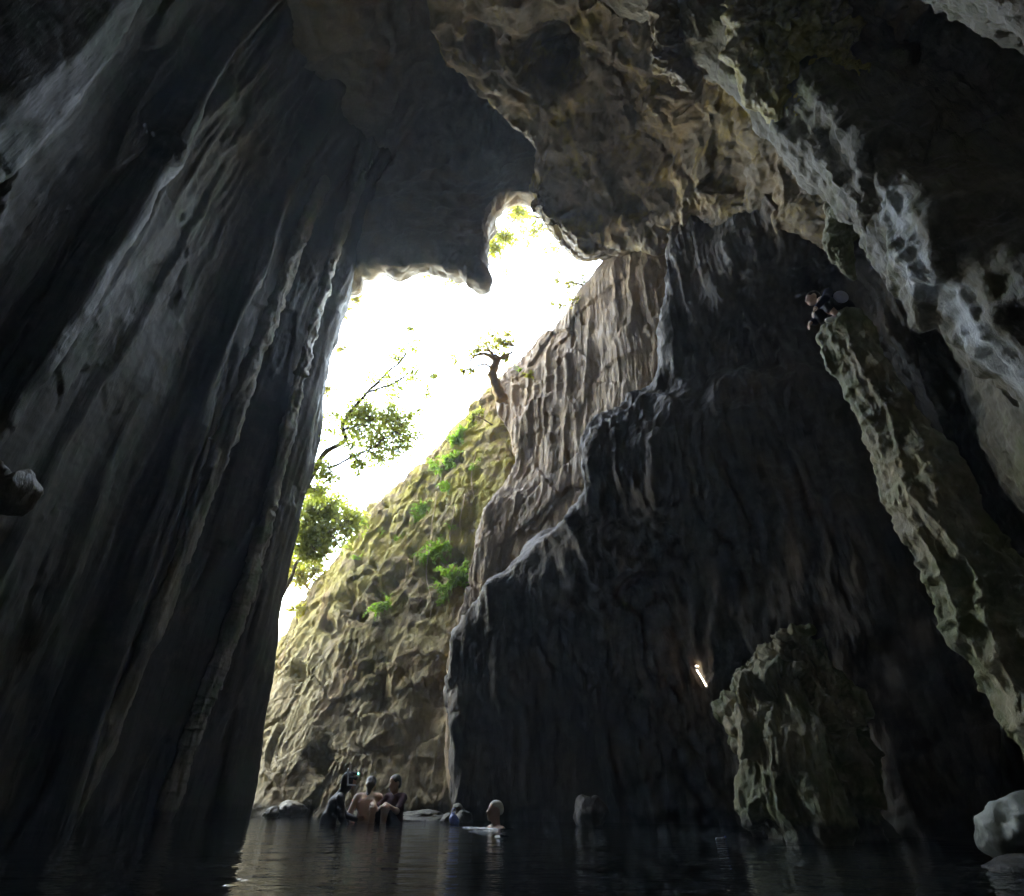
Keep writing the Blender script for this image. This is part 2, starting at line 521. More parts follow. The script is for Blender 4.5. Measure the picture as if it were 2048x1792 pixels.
# far cliff, out in the open gorge -----------------------------------------
tops = [(500, 1300, 18.0), (572, 1245, 17.0), (640, 1135, 16.4), (740, 1038, 15.8), (840, 957, 15.2), (938, 855, 14.6), (1000, 785, 14.2), (1060, 730, 14.0), (1200, 640, 13.8), (1400, 560, 14)]
bases = [(400, 13.6), (520, 12.9), (610, 12.5), (710, 12.3), (800, 12.2), (880, 12.1), (960, 12.0), (1040, 12.0), (1160, 12.2), (1350, 12.5)]
ctrl = []
HOLES = [(820,1108,.11,.35),(694,1195,.26,.45),(725,1235,.2,.3),(765,1190,.2,.35),(785,1170,.14,.25),(740,1130,.10,.25),(772,1012,.12,.3),(655,1250,.22,.35),(860,1140,.25,.3),(905,1110,.18,.3),(600,1350,.22,.3),(760,1400,.3,.25),(640,1520,.25,.35),(925,920,.10,.2),(880,1010,.12,.22)]
B = [np.array([W(bx, 1640, Y=y)[0], y, -0.8]) for bx, y in bases]
T = [W(x, y - (26 if x > 800 else 10 if x > 700 else -22), Y=Y) for x, y, Y in tops]
for k in (0.0, 0.12, 0.3, 0.5, 0.7, 0.88, 1.0):
    ctrl.append([b + (t - b) * np.array([k, k ** 1.2, k]) for b, t in zip(B, T)])
ctrl.append([t + np.array([-0.2, 0.9, 0.12]) for t in T])
ctrl.append([t + np.array([-0.6, 3.5, -0.5]) for t in T])
ctrl.append([t + np.array([-1.0, 9.0, -2.5]) for t in T])
tag(rock_sheet("far_cliff", ctrl, 420, 360, M_CLIFF,
    dict(seed=1, lump=(0.14, 0.45), drape=((0.16, 1.0), (0.11, 2.3)), curtain=(0.12, 0.45), ledge=(0.07, 0.45), block=(0.08, 0.5), fine=(0.02, 3.5), warp=0.10), (-2, 0, 12),
    dict(seed=2, fine=(0.02, 7), block=(0.035, 2.0), curtain=(0.05, 1.5), drape=((0.07, 5.0), (0.02, 11)), warp=0.04),
    extra=lambda P: sum(line_dent(P, *q) for q in HOLES)), "mossy limestone cliff rising from the pool in the open gorge", kind="structure")

# brown fluted wall beside it, nearer --------------------------------------
rows = [  # each row: edge px,py,Y then further columns
 [(960,1700,13.4),(903,1700,12.0),(960,1700,11.9),(1060,1700,11.8),(1170,1700,11.6),(1300,1700,11.3),(1480,1700,10.8)],
 [(960,1500,13.4),(903,1500,11.9),(960,1500,11.75),(1060,1500,11.6),(1170,1500,11.4),(1300,1500,11.1),(1480,1500,10.6)],
 [(970,1300,13.5),(912,1300,11.8),(970,1300,11.5),(1060,1300,11.25),(1170,1300,11.0),(1300,1300,10.7),(1480,1300,10.2)],
 [(1020,1090,13.8),(948,1090,11.7),(1000,1090,11.3),(1080,1090,10.9),(1180,1090,10.5),(1300,1090,10.1),(1480,1090,9.7)],
 [(1110,920,14.4),(1028,915,12.2),(1060,915,11.8),(1110,910,11.2),(1190,900,10.4),(1300,880,9.5),(1480,850,9.0)],
 [(1080,830,15.0),(995,820,12.9),(1040,805,12.4),(1110,780,11.6),(1190,750,10.7),(1300,710,9.5),(1480,700,9.0)],
 [(1075,795,15.4),(1003,765,13.3),(1050,715,12.8),(1110,662,12.0),(1172,580,11.2),(1280,490,9.9),(1480,500,9.0)],
 [(1090,800,16.4),(1015,768,14.0),(1060,722,13.6),(1120,668,12.8),(1185,570,11.9),(1290,420,10.5),(1480,360,9.0)],
 [(1120,860,19.5),(1040,830,18.0),(1080,790,18.0),(1150,730,17.0),(1215,620,14.5),(1320,320,11.0),(1500,250,9.0)]]
def crisp(r, dp, dY):
    (x, y, Y), nxt = r[1], r[2]
    k = dp / max(1.0, abs(nxt[0] - x))
    return r[:1] + [(x + 20, y, Y + 0.8), (x + 2, y, Y + 0.1)] + [(x, y, Y), (x + dp, y + (nxt[1] - y) * k, Y - dY)] + r[2:]
ctrl = [[W(x, y, Y=Y) for x, y, Y in crisp(r, 8, 0.14)] for r in rows]
tag(rock_sheet("brown_wall", ctrl, 420, 330, M_WALL,
    dict(seed=3, lump=(0.10, 0.5), drape=((0.16, 0.9), (0.13, 2.0)), ledge=(0.05, 0.3), block=(0.05, 0.6), fine=(0.015, 3.0), warp=0.10), (-4, 2, 8),
    dict(seed=4, drape=((0.07, 4.5), (0.03, 10.0)), fine=(0.012, 8), warp=0.05)), "brown fluted limestone wall between the far cliff and the dark wall", kind="structure")

# near dark wall --------------------------------------------------------------
rows = [
 [(940,1720,12.6),(899,1720,11.5),(1010,1720,11.2),(1200,1720,10.8),(1420,1700,10.1),(1640,1690,8.9),(1800,1680,7.6),(2000,1650,6.8)],
 [(940,1450,12.6),(902,1450,11.4),(1010,1450,11.0),(1190,1450,10.4),(1400,1450,9.5),(1640,1450,8.2),(1800,1450,7.4),(2000,1450,6.7)],
 [(975,1250,12.4),(928,1250,11.1),(1020,1245,10.6),(1190,1240,9.8),(1400,1230,8.8),(1630,1200,7.7),(1780,1200,7.1),(1960,1200,6.6)],
 [(1120,1115,11.6),(1052,1105,10.2),(1120,1095,9.6),(1250,1085,8.8),(1430,1065,8.1),(1600,1040,7.4),(1750,1020,7.0),(1920,1000,6.4)],
 [(1250,1010,11.0),(1162,1000,9.0),(1230,990,8.5),(1330,980,8.0),(1450,950,7.7),(1590,920,7.3),(1730,900,7.0),(1880,850,6.2)],
 [(1270,900,11.0),(1176,880,8.7),(1250,870,8.2),(1350,850,7.8),(1450,830,7.5),(1580,800,7.2),(1710,780,6.9),(1840,700,6.0)],
 [(1370,820,11.0),(1250,815,8.6),(1320,800,8.2),(1390,790,7.9),(1470,770,7.6),(1570,730,7.3),(1690,690,7.0),(1800,600,5.9)],
 [(1420,720,11.0),(1308,755,8.6),(1360,740,8.3),(1420,720,8.0),(1490,690,7.7),(1570,640,7.3),(1660,590,6.9),(1760,500,5.8)],
 [(1420,560,10.5),(1335,560,8.0),(1370,550,7.6),(1420,530,7.2),(1480,510,6.8),(1550,480,6.3),(1640,450,6.0),(1740,400,5.4)],
 [(1430,380,10.5),(1352,340,7.5),(1385,320,7.1),(1430,300,6.8),(1480,290,6.4),(1540,270,6.0),(1620,240,5.6),(1720,200,5.0)],
 [(1440,200,10.5),(1365,150,6.8),(1395,130,6.5),(1440,110,6.2),(1490,100,5.9),(1550,80,5.5),(1620,40,5.1),(1720,0,4.7)]]
ctrl = [[W(x, y, Y=Y) for x, y, Y in crisp(r, 9, 0.16)] for r in rows]
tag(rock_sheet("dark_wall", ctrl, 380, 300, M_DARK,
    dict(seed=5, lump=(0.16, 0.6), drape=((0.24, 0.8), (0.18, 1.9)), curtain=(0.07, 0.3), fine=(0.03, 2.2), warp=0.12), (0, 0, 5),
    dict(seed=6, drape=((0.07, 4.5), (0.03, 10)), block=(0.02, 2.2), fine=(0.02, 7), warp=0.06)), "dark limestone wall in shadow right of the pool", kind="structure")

# left wall: ribs that climb the whole height -------------------------------
plan = [(-3.6,-8),(-4.3,-3),(-4.3,0.5),(-4.02,1.9),(-4.05,2.4),(-4.2,2.62),(-4.9,2.85),(-5.4,3.6),(-5.5,4.35),(-5.42,4.5),(-5.2,4.56),(-5.17,4.66),(-5.5,4.78),(-6.15,5.2),(-6.35,6.6),(-6.45,8.0),(-6.35,8.55),(-6.02,8.7),(-5.97,8.85),(-6.15,9.05),(-6.25,9.7),(-6.05,10.6),(-5.78,11.25),(-5.66,11.65),(-6.3,12.5),(-8.0,13.1),(-11,13.4)]
zs = [-1.0, 0.6, 2.2, 4.0, 6.0, 8.5, 11.5, 14.0, 16.5, 19.5]
dx = [0.0, 0.0, 0.0, 0.0, 0.05, 0.15, 0.35, 0.75, 1.2, 2.2]
dy = [0.0, 0.0, 0.0, 0.0, -0.1, -0.3, -0.6, -0.9, -1.3, -1.8]
dd = [0.0, 0.05, 0.35, 0.50, 0.55, 0.50, 0.35, 0.35, 0.1, 0.0]      # the last rib leans out
de = [1.2, 1.2, 1.1, 0.85, 0.75, 0.7, 0.5, 0.4, 0.1, 0.0]            # and its foot runs on to the cliff
ctrl = []
for z, ax, ay, ad, ae in zip(zs, dx, dy, dd, de):
    row = []
    for i, (x, y) in enumerate(plan):
        k = 1.0 if y > 3 else 0.4
        row.append((x + ax * k + (ae if y == 12.5 else ad if 10.5 < y < 13 else 0), y + ay * (1.0 if y > 6 else 0.3), z))
    ctrl.append(row)
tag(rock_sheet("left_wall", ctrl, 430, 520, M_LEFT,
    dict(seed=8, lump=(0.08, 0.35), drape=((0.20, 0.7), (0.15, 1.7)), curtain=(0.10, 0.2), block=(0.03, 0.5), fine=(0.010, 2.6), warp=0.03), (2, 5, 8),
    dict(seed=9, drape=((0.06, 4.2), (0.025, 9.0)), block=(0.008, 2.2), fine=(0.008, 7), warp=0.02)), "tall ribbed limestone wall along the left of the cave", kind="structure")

# right wall: ribs and recesses ------------------------------------------------
plan = [(3.4,-8),(3.9,-3),(3.7,0.3),(3.45,1.4),(3.5,1.85),(5.2,2.1),(5.3,2.9),(3.95,3.1),(3.85,3.6),(4.05,4.0),(5.5,4.4),(5.6,5.0),(6.2,5.8),(6.8,7.0),(6.6,9.0)]
zs = [-1.0, 0.5, 2.0, 4.0, 6.0, 8.0, 10.0, 12.5, 15.0]
dx = [0.25, 0.2, 0.1, 0.0, -0.1, -0.3, -0.8, -1.8, -3.2]
dyr = [-1.2, -1.0, -0.75, -0.3, 0.05, 0.15, 0.25, 0.3, 0.3]
ctrl = [[(x + a, y + (e if 1.6 < y < 4.3 else 0), z) for x, y in plan] for z, a, e in zip(zs, dx, dyr)]
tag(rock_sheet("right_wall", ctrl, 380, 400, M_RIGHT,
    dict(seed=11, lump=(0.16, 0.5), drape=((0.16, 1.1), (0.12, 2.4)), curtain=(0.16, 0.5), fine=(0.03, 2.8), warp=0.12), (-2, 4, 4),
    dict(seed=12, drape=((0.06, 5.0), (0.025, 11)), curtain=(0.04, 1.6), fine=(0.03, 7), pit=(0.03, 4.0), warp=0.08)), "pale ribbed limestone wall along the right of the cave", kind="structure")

# high ceiling with the hanging tongue over the opening -----------------------
lip = [(200,760,11.2),(470,640,11.2),(620,590,11.0),(690,548,10.8),(715,528,10.7),(755,525,10.6),(795,535,10.5),(845,524,10.4),(895,536,10.3),(935,548,10.2),(970,550,10.2),(978,490,10.2),(984,415,10.1),(1012,390,10.0),(1050,384,9.9),(1120,400,9.9),(1260,430,9.8)]
mids = [(200,560,10.4),(460,500,10.4),(610,470,10.4),(680,455,10.3),(715,445,10.3),(755,440,10.2),(800,440,10.1),(850,450,10.0),(890,455,9.9),(920,455,9.9),(950,450,9.9),(972,425,9.9),(992,380,9.9),(1018,362,9.8),(1060,350,9.8),(1130,350,9.7),(1270,360,9.6)]
up1 = [(180,380,10.4),(450,360,10.4),(600,350,10.3),(680,345,10.1),(720,340,10.2),(760,335,10.3),(800,330,10.4),(850,330,10.5),(890,330,10.5),(925,330,10.5),(955,325,10.5),(985,320,10.5),(1010,310,10.4),(1040,300,10.3),(1080,290,10.1),(1140,280,9.9),(1280,270,9.6)]
zz = [15.5,16,16.4,16.8,17.0,17.4,18.2,19.0,19.4,19.6,19.6,19.6,19.2,18.6,18.0,17.5,17.0]
ctrl = [[W(x, y - 20, Y=Y) + np.array([0, 0.9, 5.5]) for x, y, Y in lip],
        [W(x, y - 12, Y=Y) + np.array([0, 0.8, 0.25]) for x, y, Y in lip],
        [W(x, y, Y=Y) for x, y, Y in lip],
        [W(x, y, Y=Y) for x, y, Y in mids],
        [W(x, y, Y=Y) for x, y, Y in up1],
        [W(x, 150, Z=z) for (x, y, Y), z in zip(lip, zz)],
        [W(x * 0.98 + 15, -20, Z=z - 0.3) for (x, y, Y), z in zip(lip, zz)],
        [W(x * 0.96 + 30, -260, Z=z - 0.8) for (x, y, Y), z in zip(lip, zz)],
        [W(x * 0.96 + 30, -700, Z=z - 1.0) for (x, y, Y), z in zip(lip, zz)]]
tag(rock_sheet("cave_ceiling", ctrl, 330, 360, M_ROOF,
    dict(seed=14, lump=(0.18, 0.5), bulge=(0.22, 0.55), fine=(0.02, 2.5)), (0, 4, 4),
    dict(seed=15, bulge=(0.05, 1.9), fine=(0.014, 6))), "high limestone ceiling with a tongue hanging over the opening", kind="structure")

# nearer bulging roof on the right, lit along its lip -----------------------
def dent(P, c, r, a):
    return -a * np.exp(-((((P - c) ** 2).sum(-1)) / r ** 2) ** 2)
rows = [
 [(800,-500,15.5),(830,-480,13.8),(960,-480,13.5),(1100,-480,13.2),(1300,-480,12.8),(1600,-500,11.5),(1900,-550,10)],
 [(850,-150,16.5),(865,-130,14.2),(970,-130,13.8),(1100,-130,13.5),(1280,-130,12.9),(1520,-150,11.6),(1800,-200,9.8)],
 [(900,100,17),(880,105,14.6),(980,60,14.1),(1110,50,13.7),(1270,40,13.0),(1460,30,11.8),(1700,0,9.8)],
 [(985,160,17),(955,172,14.5),(1030,130,14.1),(1130,120,13.7),(1270,120,12.9),(1440,110,11.6),(1650,80,9.8)],
 [(1070,230,17),(1035,255,14.3),(1085,220,14.0),(1160,200,13.6),(1275,200,12.8),(1420,200,11.4),(1600,180,9.8)],
 [(1105,310,16.5),(1068,345,13.9),(1105,310,13.7),(1180,290,13.3),(1280,285,12.6),(1400,290,11.3),(1560,280,9.7)],
 [(1105,365,15.5),(1062,386,13.7),(1105,395,13.3),(1180,390,12.9),(1280,385,12.3),(1390,385,11.1),(1540,370,9.7)],
 [(1120,400,15.5),(1075,410,13.6),(1118,470,12.9),(1170,508,12.3),(1275,490,11.8),(1385,470,10.7),(1520,440,9.6)],
 [(1120,400,19),(1080,415,18.5),(1128,470,18),(1180,490,18),(1280,480,17),(1385,460,15),(1520,440,14)]]
ctrl = [[W(x, y, Z=z) for x, y, z in r + [(r[-1][0] + 170, r[-1][1] + 30, r[-1][2] - 1.6)]] for r in rows]
c1, c2 = W(1100,125,Z=13.8), W(962,80,Z=14.2)
tag(rock_sheet("bulging_roof", ctrl, 360, 340, M_CEIL,
    dict(seed=17, lump=(0.2, 0.5), bulge=(0.13, 0.7), drape=((0.12, 1.6),), block=(0.10, 0.8), fine=(0.03, 2.5)), (0, 5, 3),
    dict(seed=18, bulge=(0.03, 2.0), block=(0.04, 2.4), pit=(0.03, 4.0), fine=(0.03, 7)),
    extra=lambda P: dent(P, c1, 0.62, 0.9) + dent(P, c2, 0.36, 0.5)), "brown bulging cave roof with an ochre lip and a round hollow", kind="structure")

# the hill that the cave is cut into, plus an added shading lip ----------------------------------------
def box_faces(x0, x1, y0, y1, z0, z1):
    v = [(x, y, z) for z in (z0, z1) for y in (y0, y1) for x in (x0, x1)]
    f = [(0,2,3,1),(4,5,7,6),(0,1,5,4),(2,6,7,3),(0,4,6,2),(1,3,7,5)]
    return v, f
hv, hf = [], []
SKY = (-3.4, 0.2, -4.4, -1.0)     # second daylight hole in the roof, behind the camera
for bx in [(-16,-9.6,-10,13,-1,21.5), (7.6,16,-10,10,-1,22), (3.4,16,10.01,12,-1,18), (-9.59,7.59,-10,-8.4,-1,22),
           (-9.59,7.59,SKY[3],9.9,19.8,20.6), (-9.59,7.59,-8.39,SKY[2],15.5,22),
           (-9.59,7.59,-0.6,0.2,11.9,19.79),  # unseen roof lip, added to keep the rear daylight off the dark wall
           (-9.59,SKY[0],SKY[2]+.01,SKY[3]-.01,15.5,22), (SKY[1],7.59,SKY[2]+.01,SKY[3]-.01,15.5,22)]:
    v, f = box_faces(*bx)
    hf += [tuple(i + len(hv) for i in q) for q in f]; hv += v
tag(mesh_obj("hillside", hv, hf, M_HILL, smooth=False), "limestone hill that encloses the cave, with an added lip shading the inside", kind="structure")
# ---------------------------------------------------------------- pool
m, nt, out = new_mat("pool_water")
geo = nnode(nt, "ShaderNodeNewGeometry")
mp = nnode(nt, "ShaderNodeMapping"); mp.inputs["Scale"].default_value = (1.0, 1.7, 1)
nt.links.new(geo.outputs["Position"], mp.inputs[0])
n1 = noise(nt, mp.outputs[0], 1.6, 4, 0.5, 0.3)
n2 = noise(nt, mp.outputs[0], 6.0, 3, 0.5, 0.2)
ad = nnode(nt, "ShaderNodeMath", operation='MULTIPLY_ADD'); nt.links.new(n2, ad.inputs[0]); ad.inputs[1].default_value = 0.22; nt.links.new(n1, ad.inputs[2])
bp = nnode(nt, "ShaderNodeBump"); bp.inputs["Strength"].default_value = 0.25; bp.inputs["Distance"].default_value = 0.12
nt.links.new(ad.outputs[0], bp.inputs["Height"])
b = nnode(nt, "ShaderNodeBsdfPrincipled")
b.inputs["Base Color"].default_value = (0.012, 0.016, 0.016, 1)
b.inputs["Roughness"].default_value = 0.04
b.inputs["IOR"].default_value = 1.33
nt.links.new(bp.outputs[0], b.inputs["Normal"]); nt.links.new(b.outputs[0], out.inputs[0])
M_WATER = m
tag(mesh_obj("pool_water", [(-60,-30,0),(60,-30,0),(60,80,0),(-60,80,0)], [(0,1,2,3)], M_WATER, smooth=False), "still black pool on the cave floor", kind="structure")
# ---------------------------------------------------------------- loose and hanging rock
def rough_set(seed, k=1.0):
    return dict(seed=seed, lump=(0.10 * k, 1.1), drape=((0.20 * k, 1.8), (0.17 * k, 3.6)), curtain=(0.07 * k, 0.9), fine=(0.035 * k, 4.0), warp=0.14), dict(seed=seed + 1, drape=((0.08 * k, 7.0),), curtain=(0.05 * k, 2.4), pit=(0.06 * k, 4.0), fine=(0.03 * k, 9), warp=0.08)

M_PILLAR = rock_material("mossy_pillar_rock", (0.22, 0.19, 0.12), (0.37, 0.325, 0.21), (0.48, 0.43, 0.30), moss=(0.16, 0.18, 0.085), moss_cut=0.48, stain=0.4, bump=0.8, rough=(0.45, 0.8), ochre=(0.36, 0.28, 0.15))
M_OCHRE = rock_material("ochre_stalactite", (0.24, 0.20, 0.11), (0.40, 0.34, 0.18), (0.52, 0.48, 0.36), moss=(0.40, 0.33, 0.08), moss_cut=0.50, stain=0.3, bump=0.7, rough=(0.4, 0.75))
M_PALE = rock_material("pale_boulder", (0.24, 0.26, 0.22), (0.31, 0.33, 0.29), (0.38, 0.40, 0.35), stain=0.15, bump=0.25, rough=(0.35, 0.7))
M_WETROCK = rock_material("wet_boulder", (0.15, 0.14, 0.10), (0.27, 0.25, 0.17), (0.40, 0.37, 0.28), moss=(0.22, 0.24, 0.10), moss_cut=0.58, stain=0.4, bump=0.7, rough=(0.25, 0.6))

def column(name, pts, rad, nv, nu, mat, seed, label, k=1.0, cat="rock", group=None):
    a, b = rough_set(seed, k)
    o = rock_column(name, pts, rad, nv, nu, mat, a, params2=b, origin=np.asarray(pts[0], float))
    return tag(o, label, cat, group)

column("rock_pillar", [(4.5,4.7,-0.6),(4.38,4.78,0.2),(4.42,4.85,0.8),(4.3,4.95,1.4),(4.33,5.0,2.0),(4.22,5.0,2.7),(4.27,5.02,3.4),(4.17,5.0,4.1),(4.15,4.98,4.7),(4.08,5.0,5.15),(4.14,5.05,5.4)],
       [(0.42,0.5),(0.26,0.40),(0.33,0.45),(0.34,0.42),(0.36,0.42),(0.26,0.34),(0.25,0.32),(0.16,0.26),(0.17,0.24),(0.22,0.26),(0.14,0.2)], 280, 130, M_PILLAR, 31,
       "tall mossy rock pillar on the right that the perched climber sits on", 0.8, "rock pillar")
def drape(seed, k=1.0, f=1.0):
    return dict(seed=seed, lump=(0.10 * k, 1.1 * f), drape=((0.20 * k, 2.0 * f), (0.14 * k, 4.5 * f)), curtain=(0.09 * k, 1.2 * f), fine=(0.03 * k, 4.0 * f), warp=0.25 / f), dict(seed=seed + 1, drape=((0.06 * k, 9.0 * f),), curtain=(0.05 * k, 3.0 * f), pit=(0.06 * k, 5 * f), fine=(0.025 * k, 10 * f), warp=0.1 / f)
def drapery(name, pts, rad, nv, nu, mat, seed, label, k=1.0, cat="rock", group=None, f=1.0):
    a, b = drape(seed, k, f)
    o = rock_column(name, pts, rad, nv, nu, mat, a, params2=b, origin=np.asarray(pts[0], float))
    return tag(o, label, cat, group)
net = []
for py, l, r, bulge in [(1270,1550,1630,0.0),(1330,1515,1660,0.25),(1400,1462,1690,0.75),(1450,1448,1702,0.95),(1530,1482,1716,1.0),(1610,1512,1736,1.0),(1690,1546,1756,0.95),(1745,1562,1772,0.95)]:
    row = []
    for u, dY in [(0.03,0.0),(0.0,0.35),(0.10,0.62),(0.25,0.8),(0.42,0.95),(0.58,1.0),(0.75,0.85),(0.9,0.6),(1.0,0.35),(0.98,0.0)]:
        row.append(W(l + (r - l) * u + 14 * math.sin(py * 0.05 + 7 * u), py + 10 * math.sin(9 * u), Y=7.7 - 1.25 * dY * (0.35 + 0.65 * bulge)))
    net.append(row)
o = rock_sheet("rock_buttress", net, 260, 200, M_PILLAR,
    dict(seed=34, lump=(0.10, 1.4), drape=((0.22, 1.6), (0.18, 3.4)), curtain=(0.22, 0.9), fine=(0.02, 4), warp=0.16), (1.5, 0, 2),
    dict(seed=35, drape=((0.08, 7.0),), curtain=(0.06, 2.5), pit=(0.04, 5), fine=(0.018, 9), warp=0.10))
tag(o, "overhanging rock buttress with pale draperies standing in the water on the right", "rock")
# hanging stalactites, upper right
spec = [
 ([(1530,-60,9.6),(1515,60,9.1),(1510,130,8.7),(1530,190,8.3),(1555,240,8.0)], [.30,.30,.27,.2,.03], "ochre", "yellow stalactite at the left end of the hanging cluster"),
 ([(1575,-60,9.3),(1560,90,8.7),(1570,170,8.3),(1590,240,7.9),(1605,285,7.6)], [.34,.33,.28,.2,.03], "ochre", "broad ochre stalactite in the middle of the hanging cluster"),
 ([(1620,30,8.8),(1610,140,8.3),(1620,210,7.9),(1640,270,7.5),(1652,300,7.3)], [.30,.28,.24,.15,.03], "ochre", "stalactite with pale ribs right of the broad ochre one"),
 ([(1660,80,8.4),(1670,190,7.8),(1680,250,7.4),(1700,320,7.0),(1712,350,6.85)], [.26,.24,.2,.12,.03], "ochre", "slim stalactite at the right end of the hanging cluster"),
 ([(1350,-20,11.6),(1358,70,11.1),(1368,120,10.8),(1380,160,10.5),(1388,184,10.3)], [.42,.38,.34,.22,.03], "ceil", "ragged pale-edged rock flap hanging alone from the roof"),
 ([(1730,330,6.9),(1700,400,6.6),(1680,450,6.3),(1688,520,5.95),(1710,560,5.8)], [.2,.22,.15,.10,.02], "pill", "pointed rock flap hanging over the perched climber"),
]
mm = dict(ochre=M_OCHRE, ceil=M_CEIL, wall=M_WALL, pill=M_PILLAR)
for i, (pts, rad, mt, lab) in enumerate(spec):
    pp = [W(x, y, Z=z) for x, y, z in pts]
    drapery("stalactite", pp, [(r, r * 0.9) for r in rad], 150, 90, mm[mt], 40 + 2 * i, lab, 0.22 if rad[0] < 0.19 else 0.75, "stalactite", "stalactites hanging from the cave roof", 1.7 if max(rad) < 0.3 else 1.2)

column("rock_spur", [(-5.9,3.3,2.3), (-4.9,3.6,2.45), W(15,980,X=-4.1), W(60,945,X=-4.05)], [(0.18,0.2),(0.16,0.18),(0.11,0.15),(0.015,0.02)], 90, 70, M_RIGHT, 60, "pale broken rock spur jutting in at the left edge", 0.9)

def on_water(px, py, sink=0.0):
    p = W(px, py, Z=0.0); p[2] -= sink
    return p
boulder("boulder", W(2046,1668,X=3.66), (0.27,0.30,0.25), M_PALE, 3, "smooth pale grey-green boulder at the lower right corner", rough=0.3)
boulder("boulder", W(2100,1760,X=3.6), (0.40,0.40,0.14), M_DARK, 4, "dark wet boulder below the smooth pale one in the lower right corner")
c = on_water(540, 1636); boulder("boulder", c + np.array([0, 0, 0.05]), (0.16,0.14,0.13), M_WETROCK, 5, "small pale boulder at the left end of the far shore")
c = on_water(598, 1634); boulder("boulder", c + np.array([0, 0.45, 0.25]), (0.42,0.36,0.55), M_CLIFF, 6, "knobbly yellow-grey boulder against the cliff left of the divers")
c = on_water(575, 1634); boulder("boulder", c + np.array([0, 0.1, 0.10]), (0.30,0.26,0.20), M_WETROCK, 7, "low wet boulder at the foot of the knobbly one")
c = on_water(832, 1641); boulder("boulder", c + np.array([0, 0.1, 0.03]), (0.46,0.30,0.11), M_WETROCK, 8, "flat pale slab at the waterline right of the seated bathers", rough=0.55)
for i, (px, py, r, lab) in enumerate([(893,1636,.12,"dark stone left of the blue bag on the shore"),(925,1634,.16,"knobbly brown stone right of the blue bag"),(912,1626,.12,"stone perched on the rubble behind the blue bag")]):
    c = on_water(px, 1647) + np.array([0, 0.15 + 0.1 * i, 0.04 + (0.12 if i == 2 else 0)])
    boulder("stone", c, (r, r, r * 0.8), M_WETROCK, 11 + i, lab, "stone", "stones by the blue bag", sub=4)
boulder("boulder", on_water(1182,1652) + np.array([0, 0.0, 0.12]), (0.22,0.2,0.26), M_DARK, 15, "dim rounded boulder in front of the dark wall")

# ---------------------------------------------------------------- plants
M_LEAF = leaf_material("tree_leaf", (0.08, 0.12, 0.015), (0.16, 0.20, 0.03), (0.64, 0.70, 0.12))
M_LEAFY = leaf_material("sunlit_yellow_leaf", (0.09, 0.12, 0.015), (0.17, 0.17, 0.03), (0.70, 0.66, 0.12))
M_FERN = leaf_material("fern_leaf", (0.07, 0.17, 0.015), (0.13, 0.26, 0.03), (0.40, 0.70, 0.07))
M_BARK = plain_material("bark", (0.16, 0.125, 0.085), 0.85, 0.3, 0.45, 9, 0.6)
M_BARK_LIT = plain_material("orange_lit_bark", (0.48, 0.30, 0.13), 0.85, 0.3, 0.4, 9, 0.6)  # orange glow of the light put into the bark colour
rs = np.random.RandomState(5)

def tube(V, Fc, path, r0, r1, n=7, wob=0.0):
    path = np.asarray(path, float)
    seg = np.linalg.norm(np.diff(path, axis=0), axis=1); tk = np.concatenate([[0], np.cumsum(seg + 1e-4)])
    m = max(4, int(len(path) * 4))
    C = _hermite(path, tk, np.linspace(0, tk[-1], m))
    if wob: C = C + rs.normal(size=C.shape) * wob * np.linspace(0.3, 1, m)[:, None]
    T = np.gradient(C, axis=0); T /= np.linalg.norm(T, axis=1, keepdims=True) + 1e-9
    b0 = len(V); th = np.linspace(0, 2 * np.pi, n, endpoint=False)
    for i in range(m):
        ex = np.array([0.3, 1.0, 0.2]); a = ex - T[i] * ex.dot(T[i]); a /= np.linalg.norm(a); b = np.cross(T[i], a)
        r = r0 + (r1 - r0) * i / (m - 1); r *= 1 + 0.12 * math.sin(i * 1.9)
        for t in th: V.append(C[i] + r * (math.cos(t) * a + math.sin(t) * b))
    for i in range(m - 1):
        for j in range(n):
            Fc.append((b0 + i*n + j, b0 + i*n + (j+1) % n, b0 + (i+1)*n + (j+1) % n, b0 + (i+1)*n + j))
    Fc.append(tuple(b0 + j for j in range(n))[::-1]); Fc.append(tuple(b0 + (m-1)*n + j for j in range(n)))
    return C

def leaf(V, Fc, p, s, d=None):
    d = rs.normal(size=3) if d is None else np.asarray(d) + rs.normal(size=3) * 0.45
    d = d / (np.linalg.norm(d) + 1e-9)
    q = np.cross(d, rs.normal(size=3)); q /= np.linalg.norm(q) + 1e-9
    nrm = np.cross(d, q)
    b = len(V); w = 0.30 * s
    V.extend([p, p + d*s*0.35 + q*w + nrm*0.06*s, p + d*s*0.75 + q*w*0.75, p + d*s - nrm*0.08*s, p + d*s*0.75 - q*w*0.75, p + d*s*0.35 - q*w + nrm*0.06*s])
    Fc.append((b, b+1, b+2, b+3)); Fc.append((b, b+3, b+4, b+5))

